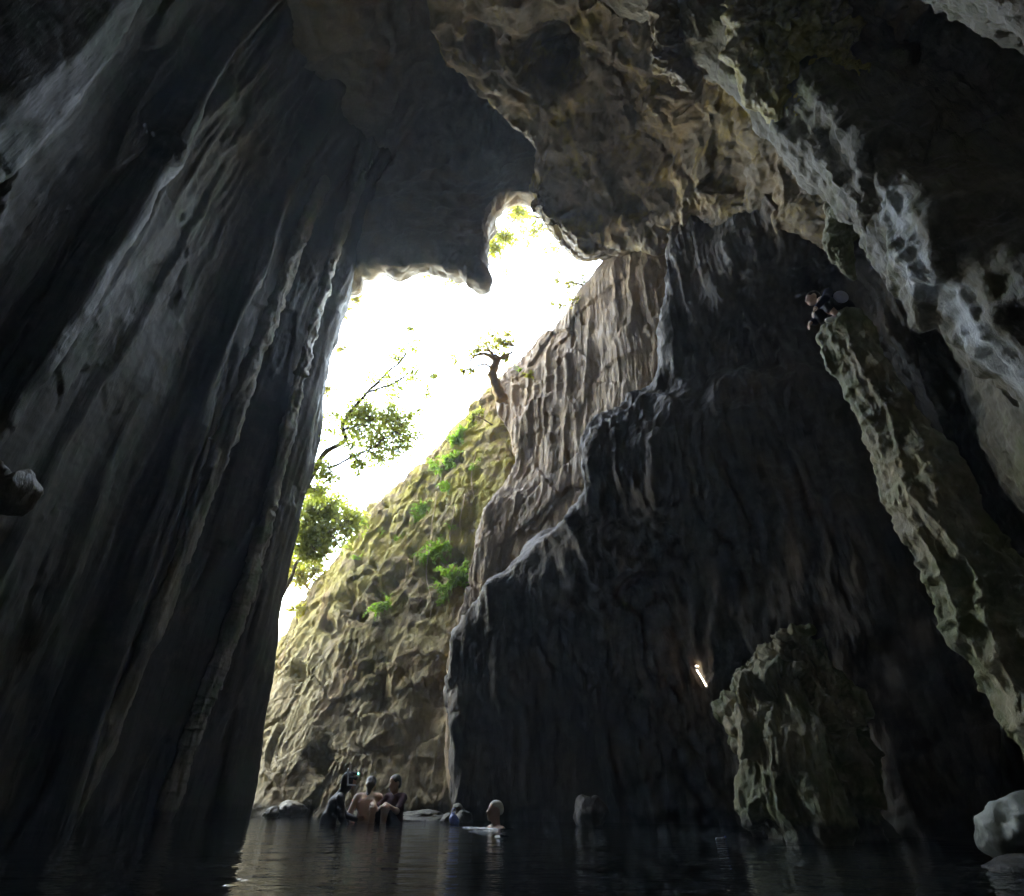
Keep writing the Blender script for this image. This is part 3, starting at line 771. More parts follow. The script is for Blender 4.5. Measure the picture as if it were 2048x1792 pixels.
def tree(name, label, limbs, clumps, bark, leafm, cat="tree", group=None, base=None, lsize=0.10):
    """limbs: (points, r0, r1); clumps: (centre, radius, leaves)"""
    root = empty(name, limbs[0][0][0] if base is None else base)
    tag(root, label, cat, group)
    tips = []
    V, Fc = [], []
    for pts, r0, r1 in limbs:
        C = tube(V, Fc, pts, r0, r1, wob=0.012)
        tips.append(C)
    allC = np.vstack(tips)
    LV, LF = [], []
    for c, r, n in clumps:
        c = np.asarray(c); n = int(n * 2.6)
        near = allC[np.argmin(((allC - c) ** 2).sum(1))]
        k = max(2, n // 28)
        for i in range(k):                      # twigs that carry the leaves
            d = rs.normal(size=3); d /= np.linalg.norm(d)
            tip = c + d * r * rs.uniform(0.35, 1.0) * np.array([1, 0.9, 0.8])
            midp = (near + tip) / 2 + rs.normal(size=3) * r * 0.15
            tw = tube(V, Fc, [near, midp, tip], 0.012, 0.004, 4)
            for j in range(n // k):
                u = rs.uniform(0.45, 1.0) ** 0.7
                q = tw[int(u * (len(tw) - 1))] + rs.normal(size=3) * r * 0.17
                leaf(LV, LF, q, lsize * rs.uniform(0.6, 1.25), d + np.array([0, 0, -0.5]))
    mesh_obj("trunk", V, Fc, bark, root, origin=np.array(root.location[:]))
    mesh_obj("crown", LV, LF, leafm, root, smooth=False, origin=np.array(root.location[:]))
    return root

def S(pts, Y0, Y1):
    n = len(pts)
    return [W(x, y, Y=Y0 + (Y1 - Y0) * i / max(1, n - 1)) for i, (x, y) in enumerate(pts)]
def CL(px, py, Y, rpx, n):
    p = W(px, py, Y=Y)
    return (p, rpx * np.linalg.norm(p - CAM) / F * 1.15, n)

tree("leaning_tree", "thin tree leaning out from the left wall with a long bare bough across the sky",
     [(S([(585,1010),(622,955),(650,905),(690,880),(684,850),(705,818),(735,785),(775,745),(808,715),(820,680)], 12.6, 11.8), 0.085, 0.014),
      (S([(640,925),(660,935),(700,915),(745,895),(790,862)], 12.5, 12.2), 0.04, 0.008),
      (S([(735,785),(790,765),(830,742),(862,745)], 12.0, 11.9), 0.03, 0.006),
      (S([(686,860),(730,845),(770,830),(800,835)], 12.2, 12.6), 0.03, 0.006),
      (S([(808,715),(815,680),(835,650)], 11.9, 11.8), 0.014, 0.005)],
     [CL(740,838,12.4,46,420),CL(785,850,12.5,42,320),CL(715,815,12.3,26,90),CL(800,895,12.4,36,170),CL(745,905,12.3,34,90),CL(770,880,12.3,40,160),CL(716,940,12.3,14,60),
      CL(800,760,12.0,30,60),CL(835,742,11.9,28,50),CL(805,722,11.9,24,45),CL(822,690,11.8,26,40),CL(836,655,11.8,18,24),CL(866,760,11.9,18,26),CL(725,870,12.4,40,160),CL(770,815,12.5,44,150),CL(700,830,12.3,24,80),CL(700,900,12.4,30,70),CL(760,925,12.4,26,60),CL(820,870,12.5,28,90),CL(850,800,12.3,18,30),CL(765,770,12.1,30,60),CL(660,960,12.5,24,110),CL(645,990,12.8,24,140),CL(680,845,12.2,30,40),CL(660,880,12.3,30,40),CL(640,940,12.4,26,90),CL(830,820,12.4,14,30)],
     M_BARK, M_LEAF, lsize=0.095)
tree("gnarled_tree", "stunted tree with a thick trunk lit orange on the skyline of the brown wall",
     [(S([(1005,800),(992,770),(985,745),(993,722),(988,712)], 11.9, 11.7), 0.17, 0.10),
      (S([(990,720),(972,708),(950,712),(940,722)], 11.7, 11.6), 0.06, 0.02),
      (S([(990,718),(980,702),(966,700)], 11.7, 11.6), 0.05, 0.018),
      (S([(992,722),(1008,712),(1022,706),(1026,692)], 11.7, 11.8), 0.06, 0.015),
      (S([(986,740),(970,728),(945,735),(918,742)], 11.7, 11.5), 0.035, 0.007)],
     [CL(1008,678,11.8,22,90),CL(975,690,11.7,26,70),CL(1015,705,11.8,18,40),CL(955,710,11.6,18,35),CL(935,742,11.5,18,30),CL(905,715,11.5,14,12),CL(985,665,11.8,24,30)],
     M_BARK_LIT, M_LEAFY, lsize=0.10)
tree("bushy_tree", "dense small tree at the lower left end of the opening",
     [(S([(520,1270),(570,1180),(600,1110),(620,1060),(640,1020)], 14.2, 14.2), 0.07, 0.02), (S([(600,1110),(640,1080),(680,1050)], 14.2, 14.3), 0.04, 0.01)],
     [CL(640,1015,14.2,46,520),CL(612,1055,14.2,40,420),CL(655,1060,14.3,44,420),CL(690,1045,14.4,38,220),CL(660,1000,14.3,26,160),CL(720,1030,14.8,26,140),CL(600,1085,14.1,30,220),CL(625,1100,14.3,34,300),CL(595,1020,14.0,24,100)],
     M_BARK, M_LEAF, lsize=0.12)
tree("yellow_bush", "sunlit yellow bush in the narrow foot of the opening",
     [(S([(640,1210),(615,1175),(605,1150),(590,1120)], 16.5, 16.3), 0.06, 0.015), (S([(612,1165),(630,1145),(640,1130)], 16.4, 16.3), 0.03, 0.008)],
     [CL(600,1125,16.3,30,200),CL(590,1155,16.3,26,160),CL(625,1130,16.4,28,160),CL(583,1230,16.0,14,60)],
     M_BARK_LIT, M_LEAFY, lsize=0.12)
tree("overhead_tree", "bright green leaves of a tree showing in the top notch of the opening",
     [(S([(1290,520),(1200,470),(1100,440),(1040,430),(1010,470)], 13.0, 12.4), 0.10, 0.02), (S([(1100,440),(1060,410),(1030,400)], 12.6, 12.4), 0.04, 0.01), (S([(1100,440),(1060,470),(1000,495)], 12.6, 12.4), 0.03, 0.01)],
     [CL(1032,414,12.4,20,300),CL(1005,480,12.4,24,320),CL(985,495,12.4,18,160),CL(1050,455,12.5,28,110),CL(1075,440,12.5,22,60),CL(1110,500,12.6,18,40),CL(985,500,12.3,16,60),CL(1080,480,12.6,20,30),CL(1010,548,12.4,9,18),CL(1035,425,12.4,20,80)],
     M_BARK, M_LEAF, lsize=0.11)
tree("skyline_bush", "thin bush with bare twigs on the skyline under the bulging roof",
     [(S([(1200,590),(1172,575),(1145,565),(1120,580)], 11.5, 11.2), 0.04, 0.008), (S([(1172,575),(1150,600),(1110,620)], 11.4, 11.2), 0.02, 0.005)],
     [CL(1140,578,11.3,26,50),CL(1115,610,11.2,24,40),CL(1165,560,11.4,16,40),CL(1150,600,11.3,22,40),CL(1100,540,11.2,12,16),CL(1130,560,11.3,20,30)],
     M_BARK_LIT, M_LEAFY, lsize=0.085, cat="bush")
tree("hanging_bush", "leaves trailing behind the hanging rock tongue",
     [(S([(860,450),(872,520),(890,552)], 12.8, 12.4), 0.03, 0.01)],
     [CL(895,556,12.4,16,90),CL(920,562,12.4,14,60),CL(850,548,12.4,22,60),CL(830,552,12.4,16,30)],
     M_BARK, M_LEAF, lsize=0.09, cat="bush")
tree("edge_bush", "yellow leaves on the left edge of the opening",
     [(S([(670,600),(690,590),(700,600)], 13.2, 13.0), 0.03, 0.01), (S([(670,600),(675,690),(640,780),(620,880)], 13.2, 13.0), 0.02, 0.008)],
     [CL(708,575,13.0,12,90),CL(712,600,13.0,12,90),CL(705,550,13.0,8,40),CL(700,625,13.0,10,40),CL(690,700,13.0,10,50),CL(660,780,13.0,12,70),CL(640,830,13.0,14,90),CL(630,880,13.0,14,90)],
     M_BARK_LIT, M_LEAFY, lsize=0.09, cat="bush")
tree("ledge_bush", "small bush with blue-green leaves where the cliff meets the brown wall",
     [(S([(985,850),(960,835),(945,832)], 13.0, 12.9), 0.025, 0.008)],
     [CL(945,832,12.9,14,70),CL(935,850,12.9,10,40),CL(962,820,12.9,12,40)],
     M_BARK, M_LEAF, lsize=0.085, cat="bush")

# ferns on the cliff: they are put where the sight line meets the rock
bpy.context.view_layer.update()
dg = bpy.context.evaluated_depsgraph_get()
def on_rock(px, py, name):
    o = bpy.data.objects[name]
    d = ray(px, py); d = d / np.linalg.norm(d)
    hit, loc, nrm, _ = o.ray_cast(Vector(CAM), Vector(d))
    return (np.array(loc), np.array(nrm)) if hit else (None, None)

def fern(px, py, r, n, label, rock="far_cliff", name="fern", mat=None, sz=1.0):
    p, nr = on_rock(px, py, rock)
    if p is None: return
    rr = r * np.linalg.norm(p - CAM) / F
    root = empty(name, p); tag(root, label, "fern" if name == "fern" else "plant", "plants on the cliff")
    V, Fc, SV, SF = [], [], [], []
    for i in range(n):
        a = rs.uniform(0, 2 * math.pi)
        side = np.array([math.cos(a), 0, math.sin(a)])
        d = np.array([0, -0.8, 0.45]) * 0.6 + side * 0.9
        L = rr * rs.uniform(0.6, 1.2); st = p + np.array([rs.normal() * rr * 0.35, -0.03, rs.normal() * rr * 0.3])
        tip = st + d * L + np.array([0, 0, -0.35 * L])
        midp = st + d * L * 0.55 + np.array([0, 0, 0.05 * L])
        C = tube(SV, SF, [p - nr * 0.05, st, midp, tip], 0.008, 0.003, 4)
        ax = (tip - st) / (np.linalg.norm(tip - st) + 1e-9)
        for k in range(2, len(C)):
            for sgn in (-1, 1):
                q = np.cross(ax, nr) * sgn
                leaf(V, Fc, C[k], sz * 0.36 * L * (1.15 - 0.06 * k), q * 0.9 + ax * 0.5)
    mesh_obj("stem", SV, SF, M_FERN, root, origin=p)
    mesh_obj("leaves", V, Fc, mat or M_FERN, root, smooth=False, origin=p)
FERNS = [(915,885,26,14,"bright fern highest on the mossy cliff"),(900,925,26,14,"bright fern below the highest one"),(925,860,20,9,"fern at the cliff top beside the blue-green bush"),
 (880,940,18,8,"fern left of the middle ferns under the skyline"),(897,975,20,12,"trailing fern hanging straight down the cliff"),(945,935,18,9,"fern nearest the brown wall, upper cliff"),(850,1020,22,12,"fern beside a dark hole in the middle of the cliff"),
 (835,1040,16,8,"fern just under the one beside the dark hole"),(870,935,18,9,"pale fern along the skyline"),(880,1104,30,16,"large fern on a ledge at mid height"),(855,1115,18,8,"small fern left of the large ledge fern"),
 (915,1160,30,18,"thick fern clump beside the dark wall edge"),(890,1180,24,12,"fern lower left in the thick clump"),(930,1140,22,10,"fern upper right in the thick clump"),(765,1214,22,12,"lone fern low on the left of the cliff"),
 (885,1200,18,9,"lowest fern under the thick clump"),(795,1080,12,6,"tiny fern in a crack left of centre"),(712,1115,12,6,"tiny fern near the left skyline"),(765,1062,10,5,"tiny fern above the crack"),(845,1120,14,7,"fern sprig beside the round hole"),(905,1055,12,6,"sprig under the trailing fern"),(730,1045,22,10,"grassy fern on the left skyline"),(700,1060,20,10,"grassy fern at the left end of the skyline")]
for f in FERNS: fern(*f)
fern(1063, 752, 16, 10, "yellow-green fern on the brown wall under the skyline", rock="brown_wall", mat=M_LEAFY)
fern(1042, 742, 10, 6, "small fern left of the yellow-green one on the brown wall", rock="brown_wall")

tree("rim_bush", "row of backlit grassy bush along the left half of the cliff skyline",
     [(S([(760,1080),(770,1040),(780,1010)], 16.2, 16.2), 0.02, 0.006), (S([(860,980),(862,950),(866,930)], 15.6, 15.6), 0.02, 0.006), (S([(765,1060),(820,1000),(860,965)], 16.2, 15.7), 0.02, 0.008)],
     [CL(770,1012,16.2,16,90),CL(740,1035,16.3,18,110),CL(800,990,16.0,16,90),CL(830,968,15.8,16,80),CL(866,935,15.6,18,110),CL(890,905,15.5,16,90)],
     M_BARK_LIT, M_LEAFY, lsize=0.10, cat="bush")

# thin roots hanging down the cliff
M_ROOT = plain_material("pale_root", (0.42, 0.34, 0.22), 0.8, 0.3, 0.3, 9)
ROOTS = [(948,905,1010,"pale hanging root beside the brown wall near the cliff top"),(925,990,1060,"thin root below the trailing fern"),(868,985,1075,"long root down the middle of the cliff"),
 (858,1075,1240,"longest pale root running down past the large fern"),(812,1120,1170,"short root under the round hole"),(905,1015,1090,"root left of the dark wall edge")]
for px, y0, y1, lab in ROOTS:
    pts = []
    for i, y in enumerate(np.linspace(y0, y1, max(5, int((y1 - y0) / 14)))):
        q, nr = on_rock(px + 5 * math.sin(y * 0.045 + px), y, "far_cliff")
        if q is not None: pts.append(q + np.array([0, -0.05, 0]))
    if len(pts) < 4: continue
    V, Fc = [], []; tube(V, Fc, pts, 0.020, 0.008, 6)
    tag(mesh_obj("hanging_root", V, Fc, M_ROOT, origin=pts[0]), lab, "root", "roots hanging down the cliff")

# straight pale ribs that climb the left wall
M_RIB = rock_material("pale_rib_rock", (0.10, 0.095, 0.075), (0.20, 0.185, 0.15), (0.36, 0.34, 0.29), moss=(0.09, 0.13, 0.07), moss_cut=0.56, stain=0.5, bump=0.7, bz=0.15, spec=0.35)
RIBS = [
 ([(150,1610),(220,1450),(300,1270),(390,1040),(480,800),(540,640),(600,480),(650,365),(690,275)], 0.12, "long pale rib climbing the left wall from the water to the roof"),
 ([(440,1330),(500,1160),(545,990),(590,800),(640,610),(690,440),(735,325)], 0.11, "pale rib on the left wall beside the opening"),
 ([(330,1620),(390,1460),(440,1330),(500,1150)], 0.12, "low rough rib at the foot of the left wall")]
for i, (pp, r, lab) in enumerate(RIBS):
    hits = [on_rock(x, y, "left_wall")[0] for x, y in pp]
    H = np.array([h for h in hits if h is not None])
    if len(H) < 3: continue
    fx, fy = np.polyfit(H[:, 2], H[:, 0], 1), np.polyfit(H[:, 2], H[:, 1], 1)
    dep = np.polyval(fy, H[:, 2])
    pts = []
    for (x, y), h in zip(pp, hits):
        if h is None: continue
        t = ((np.polyval(fy, h[2]) / ray(x, y)[1]) + (np.polyval(fx, h[2]) / ray(x, y)[0])) / 2
        pts.append(W(x, y, t=t - 0.10))
    pts = [pts[0] + (pts[0] - pts[1]) * 0.25] + pts + [pts[-1] + (pts[-1] - pts[-2]) * 0.3]
    n = len(pts)
    rad = [(r * (0.75 + 0.45 * abs(math.sin(2.3 * k + i))), r * 1.5) for k in range(n)]
    rad[-1] = (0.03, 0.04)
    drapery("rock_rib", pts, rad, 320, 44, M_RIB, 90 + 2 * i, lab, 0.5, "rock rib", "ribs on the left wall", 1.3)
# ---------------------------------------------------------------- people
M_SKIN = plain_material("skin", (0.60, 0.39, 0.28), 0.5, 0.4, 0.12, 25, 0.1, sss=0.1)
M_SKIN2 = plain_material("tanned_skin", (0.42, 0.25, 0.17), 0.5, 0.4, 0.12, 25, 0.1, sss=0.1)
M_HAIR = plain_material("dark_wet_hair", (0.018, 0.014, 0.012), 0.35, 0.5, 0.3, 60, 0.5)
M_GREYHAIR = plain_material("pale_hair", (0.55, 0.52, 0.42), 0.6, 0.4, 0.2, 60, 0.5)
M_SUIT = plain_material("black_neoprene", (0.012, 0.012, 0.015), 0.55, 0.4, 0.3, 30, 0.1)
M_SHORTS = plain_material("dark_shorts", (0.02, 0.022, 0.03), 0.7, 0.3, 0.3, 30, 0.2)
M_MAROON = plain_material("maroon_shirt", (0.05, 0.012, 0.016), 0.7, 0.3, 0.3, 30, 0.2)
M_NAVY = plain_material("navy_cloth", (0.03, 0.035, 0.07), 0.7, 0.3, 0.3, 30, 0.2)
M_LILAC = plain_material("lilac_cloth", (0.45, 0.45, 0.62), 0.7, 0.3, 0.15, 30, 0.2)
M_WHITE = plain_material("white_plastic", (0.75, 0.77, 0.8), 0.4, 0.5, 0.05, 30)
M_BLUEBAG = plain_material("blue_plastic", (0.10, 0.16, 0.42), 0.3, 0.5, 0.3, 20, 0.3)
M_LENS = plain_material("cyan_torch_glass", (0.1, 0.5, 0.55), 0.1, 0.5, 0.05, 5, emit=(0.15, 0.9, 1.0), emit_s=0.12)
M_LED = plain_material("led_glass", (0.9, 0.9, 0.95), 0.2, 0.5, 0.02, 5, emit=(0.9, 0.93, 1.0), emit_s=0.5)

def sdf_caps(P, prims, k):
    """prims: ('c', a, b, ra, rb) round cone or ('e', centre, radii[, rotation]); smooth union on a regular grid P"""
    d = np.full(P.shape[:-1], 1.0, dtype=np.float32)
    g0, g1 = P[0, 0, 0], P[-1, -1, -1]
    st = (g1 - g0) / np.maximum(np.array(P.shape[:3]) - 1, 1)
    for pr in prims:
        if pr[0] == 'c':
            lo = np.minimum(np.asarray(pr[1]) - pr[3], np.asarray(pr[2]) - pr[4]); hi = np.maximum(np.asarray(pr[1]) + pr[3], np.asarray(pr[2]) + pr[4])
        else:
            lo = np.asarray(pr[1], float) - max(pr[2]); hi = np.asarray(pr[1], float) + max(pr[2])
        i0 = np.clip(np.floor((lo - k - 0.03 - g0) / st).astype(int), 0, None); i1 = np.clip(np.ceil((hi + k + 0.03 - g0) / st).astype(int) + 1, 0, P.shape[:3])
        if (i1 <= i0).any(): continue
        sl = tuple(slice(a_, b_) for a_, b_ in zip(i0, i1))
        Q = P[sl].astype(np.float32); e = d[sl]
        if pr[0] == 'c':
            a, b, ra, rb = np.asarray(pr[1], np.float32), np.asarray(pr[2], np.float32), pr[3], pr[4]
            ab = b - a
            t = np.clip(((Q - a) @ ab) / (ab @ ab + 1e-9), 0, 1)
            w = Q - a - t[..., None] * ab
            q = np.sqrt((w * w).sum(-1)) - (ra + (rb - ra) * t)
        else:
            c, r = np.asarray(pr[1], np.float32), np.asarray(pr[2], np.float32)
            L = Q - c
            if len(pr) > 3: L = L @ np.asarray(pr[3], np.float32)
            A = L / r; Bq = A / r
            k0 = np.sqrt((A * A).sum(-1)); k1 = np.sqrt((Bq * Bq).sum(-1))
            q = k0 * (k0 - 1) / (k1 + 1e-9)
        h = np.clip(k - np.abs(e - q), 0, None) / k
        d[sl] = np.minimum(e, q) - h * h * k * 0.25
    return d

def surface_nets(fn, lo, hi, vox):
    lo = np.asarray(lo, float); n = np.ceil((np.asarray(hi) - lo) / vox).astype(int) + 1
    ax = [lo[i] + np.arange(n[i]) * vox for i in range(3)]
    G = np.stack(np.meshgrid(*ax, indexing='ij'), -1)
    D = fn(G)
    ins = D < 0
    acc = np.zeros(tuple(n - 1) + (3,)); cnt = np.zeros(tuple(n - 1))
    for axis in range(3):
        o1, o2 = [i for i in range(3) if i != axis]
        sl0 = [slice(None)] * 3; sl1 = [slice(None)] * 3
        sl0[axis] = slice(0, -1); sl1[axis] = slice(1, None)
        A, Bv = D[tuple(sl0)], D[tuple(sl1)]
        cr = (A < 0) != (Bv < 0)
        t = np.where(cr, A / (A - Bv + 1e-12), 0)
        p = G[tuple(sl0)].copy(); p[..., axis] += t * vox
        for i in (0, 1):
            for j in (0, 1):
                s = [slice(None)] * 3
                s[o1] = slice(i, n[o1] - 1 + i); s[o2] = slice(j, n[o2] - 1 + j)
                c = cr[tuple(s)]
                acc += p[tuple(s)] * c[..., None]; cnt += c
    act = cnt > 0
    idx = -np.ones(tuple(n - 1), dtype=int); idx[act] = np.arange(act.sum())
    V = acc[act] / cnt[act][:, None]
    faces = []
    for axis in range(3):
        o1, o2 = (axis + 1) % 3, (axis + 2) % 3
        sl0 = [slice(None)] * 3; sl1 = [slice(None)] * 3
        sl0[axis] = slice(0, -1); sl1[axis] = slice(1, None)
        I0, I1 = ins[tuple(sl0)], ins[tuple(sl1)]
        e = np.argwhere(I0 != I1)
        e = e[(e[:, o1] > 0) & (e[:, o2] > 0) & (e[:, o1] < n[o1] - 1) & (e[:, o2] < n[o2] - 1)]
        def g(d1, d2):
            q = e.copy(); q[:, o1] -= d1; q[:, o2] -= d2
            return idx[q[:, 0], q[:, 1], q[:, 2]]
        Q = np.stack([g(1, 1), g(0, 1), g(0, 0), g(1, 0)], 1)
        fl = ~I0[e[:, 0], e[:, 1], e[:, 2]]
        Q[fl] = Q[fl][:, ::-1]
        faces.append(Q)
    Fq = np.vstack(faces)
    return V, Fq[(Fq >= 0).all(1)]

def body_mesh(name, prims, mat, parent, place, vox=0.010, k=0.03, cut=None, thin=None):
    pts = []
    for pr in list(prims) + list(thin or []):
        if pr[0] == 'c': pts += [np.asarray(pr[1]) - pr[3], np.asarray(pr[1]) + pr[3], np.asarray(pr[2]) - pr[4], np.asarray(pr[2]) + pr[4]]
        else: pts += [np.asarray(pr[1]) - max(pr[2]), np.asarray(pr[1]) + max(pr[2])]
    pts = np.array(pts)
    def fn(G):
        d = sdf_caps(G, prims, k)
        if thin:
            q = sdf_caps(G, thin, 0.008); h = np.clip(0.012 - np.abs(d - q), 0, None) / 0.012
            d = np.minimum(d, q) - h * h * 0.003
        if cut: d = np.maximum(d, -sdf_caps(G, cut, 0.01))
        return d
    V, Fq = surface_nets(fn, pts.min(0) - 0.05, pts.max(0) + 0.05, vox)
    base, yaw = place
    c, s = math.cos(yaw), math.sin(yaw)
    R = np.array([[c, -s, 0], [s, c, 0], [0, 0, 1]])
    return mesh_obj(name, V @ R.T + np.asarray(base), np.ascontiguousarray(Fq), mat, parent, origin=base)

def head(c, face, up=(0, 0, 1), s=1.0):
    """head prims (with neckless skull, jaw, nose, ears) and eye sockets to cut; `face` is the way it looks"""
    f = np.asarray(face, float); f /= np.linalg.norm(f); u = np.asarray(up, float); u = u - f * u.dot(f); u /= np.linalg.norm(u)
    r = np.cross(f, u); Rm = np.stack([r, f, u], 1); c = np.asarray(c, float)
    A = lambda x, y, z: c + s * (r * x + f * y + u * z)
    prims = [('e', A(0, -0.012, 0.025), np.array([.076, .096, .092]) * s, Rm), ('e', A(0, 0.02, -0.05), np.array([.058, .070, .068]) * s, Rm),
             ('c', A(0, .088, .012), A(0, .108, -.022), .012 * s, .015 * s), ('c', A(-.022, .082, -.058), A(.022, .082, -.058), .011 * s, .011 * s), ('e', A(0, .066, -.095), np.array([.03, .025, .022]) * s, Rm),
             ('e', A(.078, -.005, -.008), np.array([.010, .020, .032]) * s, Rm), ('e', A(-.078, -.005, -.008), np.array([.010, .020, .032]) * s, Rm)]
    eyes = [('e', A(x, .098, .004), np.array([.017, .014, .011]) * s, Rm) for x in (-.032, .032)]
    hair = [('e', A(0, -0.026, 0.038), np.array([.086, .100, .092]) * s, Rm), ('e', A(0, -0.055, -0.02), np.array([.078, .062, .075]) * s, Rm)]
    return prims, eyes, hair

def hand(w, d, palm_n, curl=0.5, side=1):
    """palm and five fingers from the wrist w along d; palm_n is the way the palm faces; thumb on `side`"""
    w = np.asarray(w, float); d = np.asarray(d, float); d /= np.linalg.norm(d)
    n = np.asarray(palm_n, float); n = n - d * n.dot(d); n /= np.linalg.norm(n); r = np.cross(d, n) * side
    prims = []
    for i, x in enumerate((-.028, -.010, .010, .028)):
        prims.append(('c', w + d * .01 + r * x * .7, w + d * .085 + r * x, .015, .013))
        L = (.030, .036, .034, .026)[3 - i]
        a = w + d * .085 + r * x
        b = a + (d * math.cos(curl * .6) + n * math.sin(curl * .6)) * L * 1.2
        c = b + (d * math.cos(curl * 1.4) + n * math.sin(curl * 1.4)) * L
        prims += [('c', a, b, .0095, .009), ('c', b, c, .009, .0075)]
    a = w + d * .02 + r * .03; b = a + (d * .6 + r * .75 + n * .2) * .042; c = b + (d * .9 + r * .2 + n * .3) * .032
    prims += [('c', a, b, .012, .0105), ('c', b, c, .010, .008)]
    return prims

def V3(*a): return np.array(a, float)

# bare-backed man, seated in the shallows with his back to us, head bowed
b0 = on_water(731, 1644) + np.array([0, 0, -0.08]); PL = (b0, 0.0)
hp, he, hh = head(V3(0.0, 0.10, 0.60), (0, 1, -0.55))
torso = [('e', V3(0, 0, -0.02), (.17, .115, .13)), ('e', V3(0, -.01, .14), (.150, .10, .15)), ('e', V3(0, 0, .31), (.175, .115, .17)),
         ('c', V3(-.15, .01, .43), V3(.15, .01, .43), .062, .062), ('c', V3(0, .01, .44), V3(0, .07, .56), .062, .055),
         ('c', V3(-.19, .01, .42), V3(-.285, .0, .19), .054, .042), ('c', V3(-.285, .0, .19), V3(-.19, .10, .0), .042, .030),
         ('c', V3(.19, .01, .42), V3(.27, .04, .18), .054, .042), ('c', V3(.27, .04, .18), V3(.20, .22, .04), .042, .030),
         ('c', V3(-.09, .0, -.05), V3(-.16, .42, .02), .085, .06), ('c', V3(-.16, .42, .02), V3(-.14, .50, -.36), .055, .04),
         ('c', V3(.09, .0, -.05), V3(.16, .42, .02), .085, .06), ('c', V3(.16, .42, .02), V3(.14, .50, -.36), .055, .04),
         ('c', V3(-.14, .50, -.38), V3(-.15, .68, -.42), .04, .025), ('c', V3(.14, .50, -.38), V3(.15, .68, -.42), .04, .025),
         ('e', V3(-.075, -.085, .30), (.06, .03, .10)), ('e', V3(.075, -.085, .30), (.06, .03, .10))]
root = empty("person", b0); tag(root, "bare-backed person with dark hair sitting in the shallows, back turned", "person", "bathers in the pool")
bodyo = body_mesh("body", torso + hp, M_SKIN, root, PL, cut=he + [('c', V3(0, -.125, .05), V3(0, -.128, .40), .012, .012)], thin=hand(V3(-.19, .10, .0), V3(.4, .6, -.5), V3(1, 0, 0)) + hand(V3(.20, .22, .04), V3(0, .9, -.3), V3(0, 0, -1)))
body_mesh("hair", hh + [('c', V3(0, .01, .60), V3(0, -.035, .46), .055, .035)], M_HAIR, root, PL)
body_mesh("swim_shorts", [('e', V3(0, 0, -.06), (.185, .13, .12)), ('c', V3(-.09, 0, -.06), V3(-.15, .34, .01), .098, .085), ('c', V3(.09, 0, -.06), V3(.15, .34, .01), .098, .085)], M_SHORTS, root, PL)

# diver in a black suit, leaning forward to the right
b0 = on_water(654, 1648) + np.array([0, 0.2, -0.12]); PL = (b0, math.radians(-68))
hp, he, hh = head(V3(0.0, 0.20, 0.70), (0, 1, -0.05))
suit = [('e', V3(0, -.10, -.02), (.18, .15, .15)), ('e', V3(0, -.04, .16), (.165, .13, .16)), ('e', V3(0, .04, .34), (.19, .135, .17)),
        ('c', V3(-.16, .08, .46), V3(.16, .08, .46), .072, .072), ('c', V3(0, .08, .48), V3(0, .17, .62), .075, .068),
        ('c', V3(-.20, .08, .44), V3(-.26, .22, .22), .062, .050), ('c', V3(-.26, .22, .22), V3(-.16, .42, .16), .050, .038),
        ('c', V3(.20, .08, .44), V3(.27, .12, .20), .062, .050), ('c', V3(.27, .12, .20), V3(.22, .26, .0), .050, .038),
        ('c', V3(-.10, -.05, -.06), V3(-.14, .36, .04), .10, .07), ('c', V3(-.14, .36, .04), V3(-.14, .40, -.36), .066, .046),
        ('c', V3(.10, -.05, -.06), V3(.18, .34, .02), .10, .07), ('c', V3(.18, .34, .02), V3(.17, .38, -.36), .066, .046)]
root = empty("person", b0); tag(root, "person in a black hooded wetsuit leaning right with snorkel and torch", "person", "bathers in the pool")
body_mesh("body", [('c', V3(0, .1, .5), V3(0, .17, .64), .05, .05)] + hp + [('c', V3(0, .1, .5), V3(0, .02, .30), .06, .10), ('c', V3(-.1, .06, .44), V3(-.2, .08, .42), .05, .045), ('c', V3(-.2, .08, .42), V3(-.26, .22, .22), .045, .035), ('c', V3(-.26, .22, .22), V3(-.16, .42, .16), .035, .027),
          ('c', V3(.1, .06, .44), V3(.2, .08, .42), .05, .045), ('c', V3(.2, .08, .42), V3(.27, .12, .20), .045, .035), ('c', V3(.27, .12, .20), V3(.22, .26, .0), .035, .027)], M_SKIN2, root, PL, cut=he,
          thin=hand(V3(-.16, .42, .16), V3(.5, .8, .2), V3(1, -.5, 0)) + hand(V3(.22, .26, .0), V3(0, .6, -.7), V3(-1, 0, 0)))
body_mesh("wetsuit", suit + [hh[0], hh[1], ('e', V3(0, .17, .67), (.095, .10, .12))], M_SUIT, root, PL, cut=[('e', V3(0, .32, .685), (.07, .09, .085))])
body_mesh("dive_mask", [('c', V3(-.05, .295, .735), V3(.05, .295, .735), .032, .032), ('c', V3(-.09, .19, .735), V3(-.08, .27, .735), .012, .016), ('c', V3(.09, .19, .735), V3(.08, .27, .735), .012, .016)], M_SHORTS, root, PL, vox=.008, k=.015)
body_mesh("snorkel", [('c', V3(.10, .14, .86), V3(.105, .17, .64), .013, .013), ('c', V3(.105, .17, .64), V3(.04, .30, .635), .012, .012)], M_WHITE, root, PL, vox=.006, k=.015)
tb = body_mesh("torch_body", [('c', V3(.02, .20, .81), V3(.02, .315, .80), .018, .020)], M_SUIT, root, PL, vox=.006, k=.005)
body_mesh("torch_lens", [('e', V3(.02, .325, .80), (.020, .014, .020))], M_LENS, tb, PL, vox=.004, k=.005)

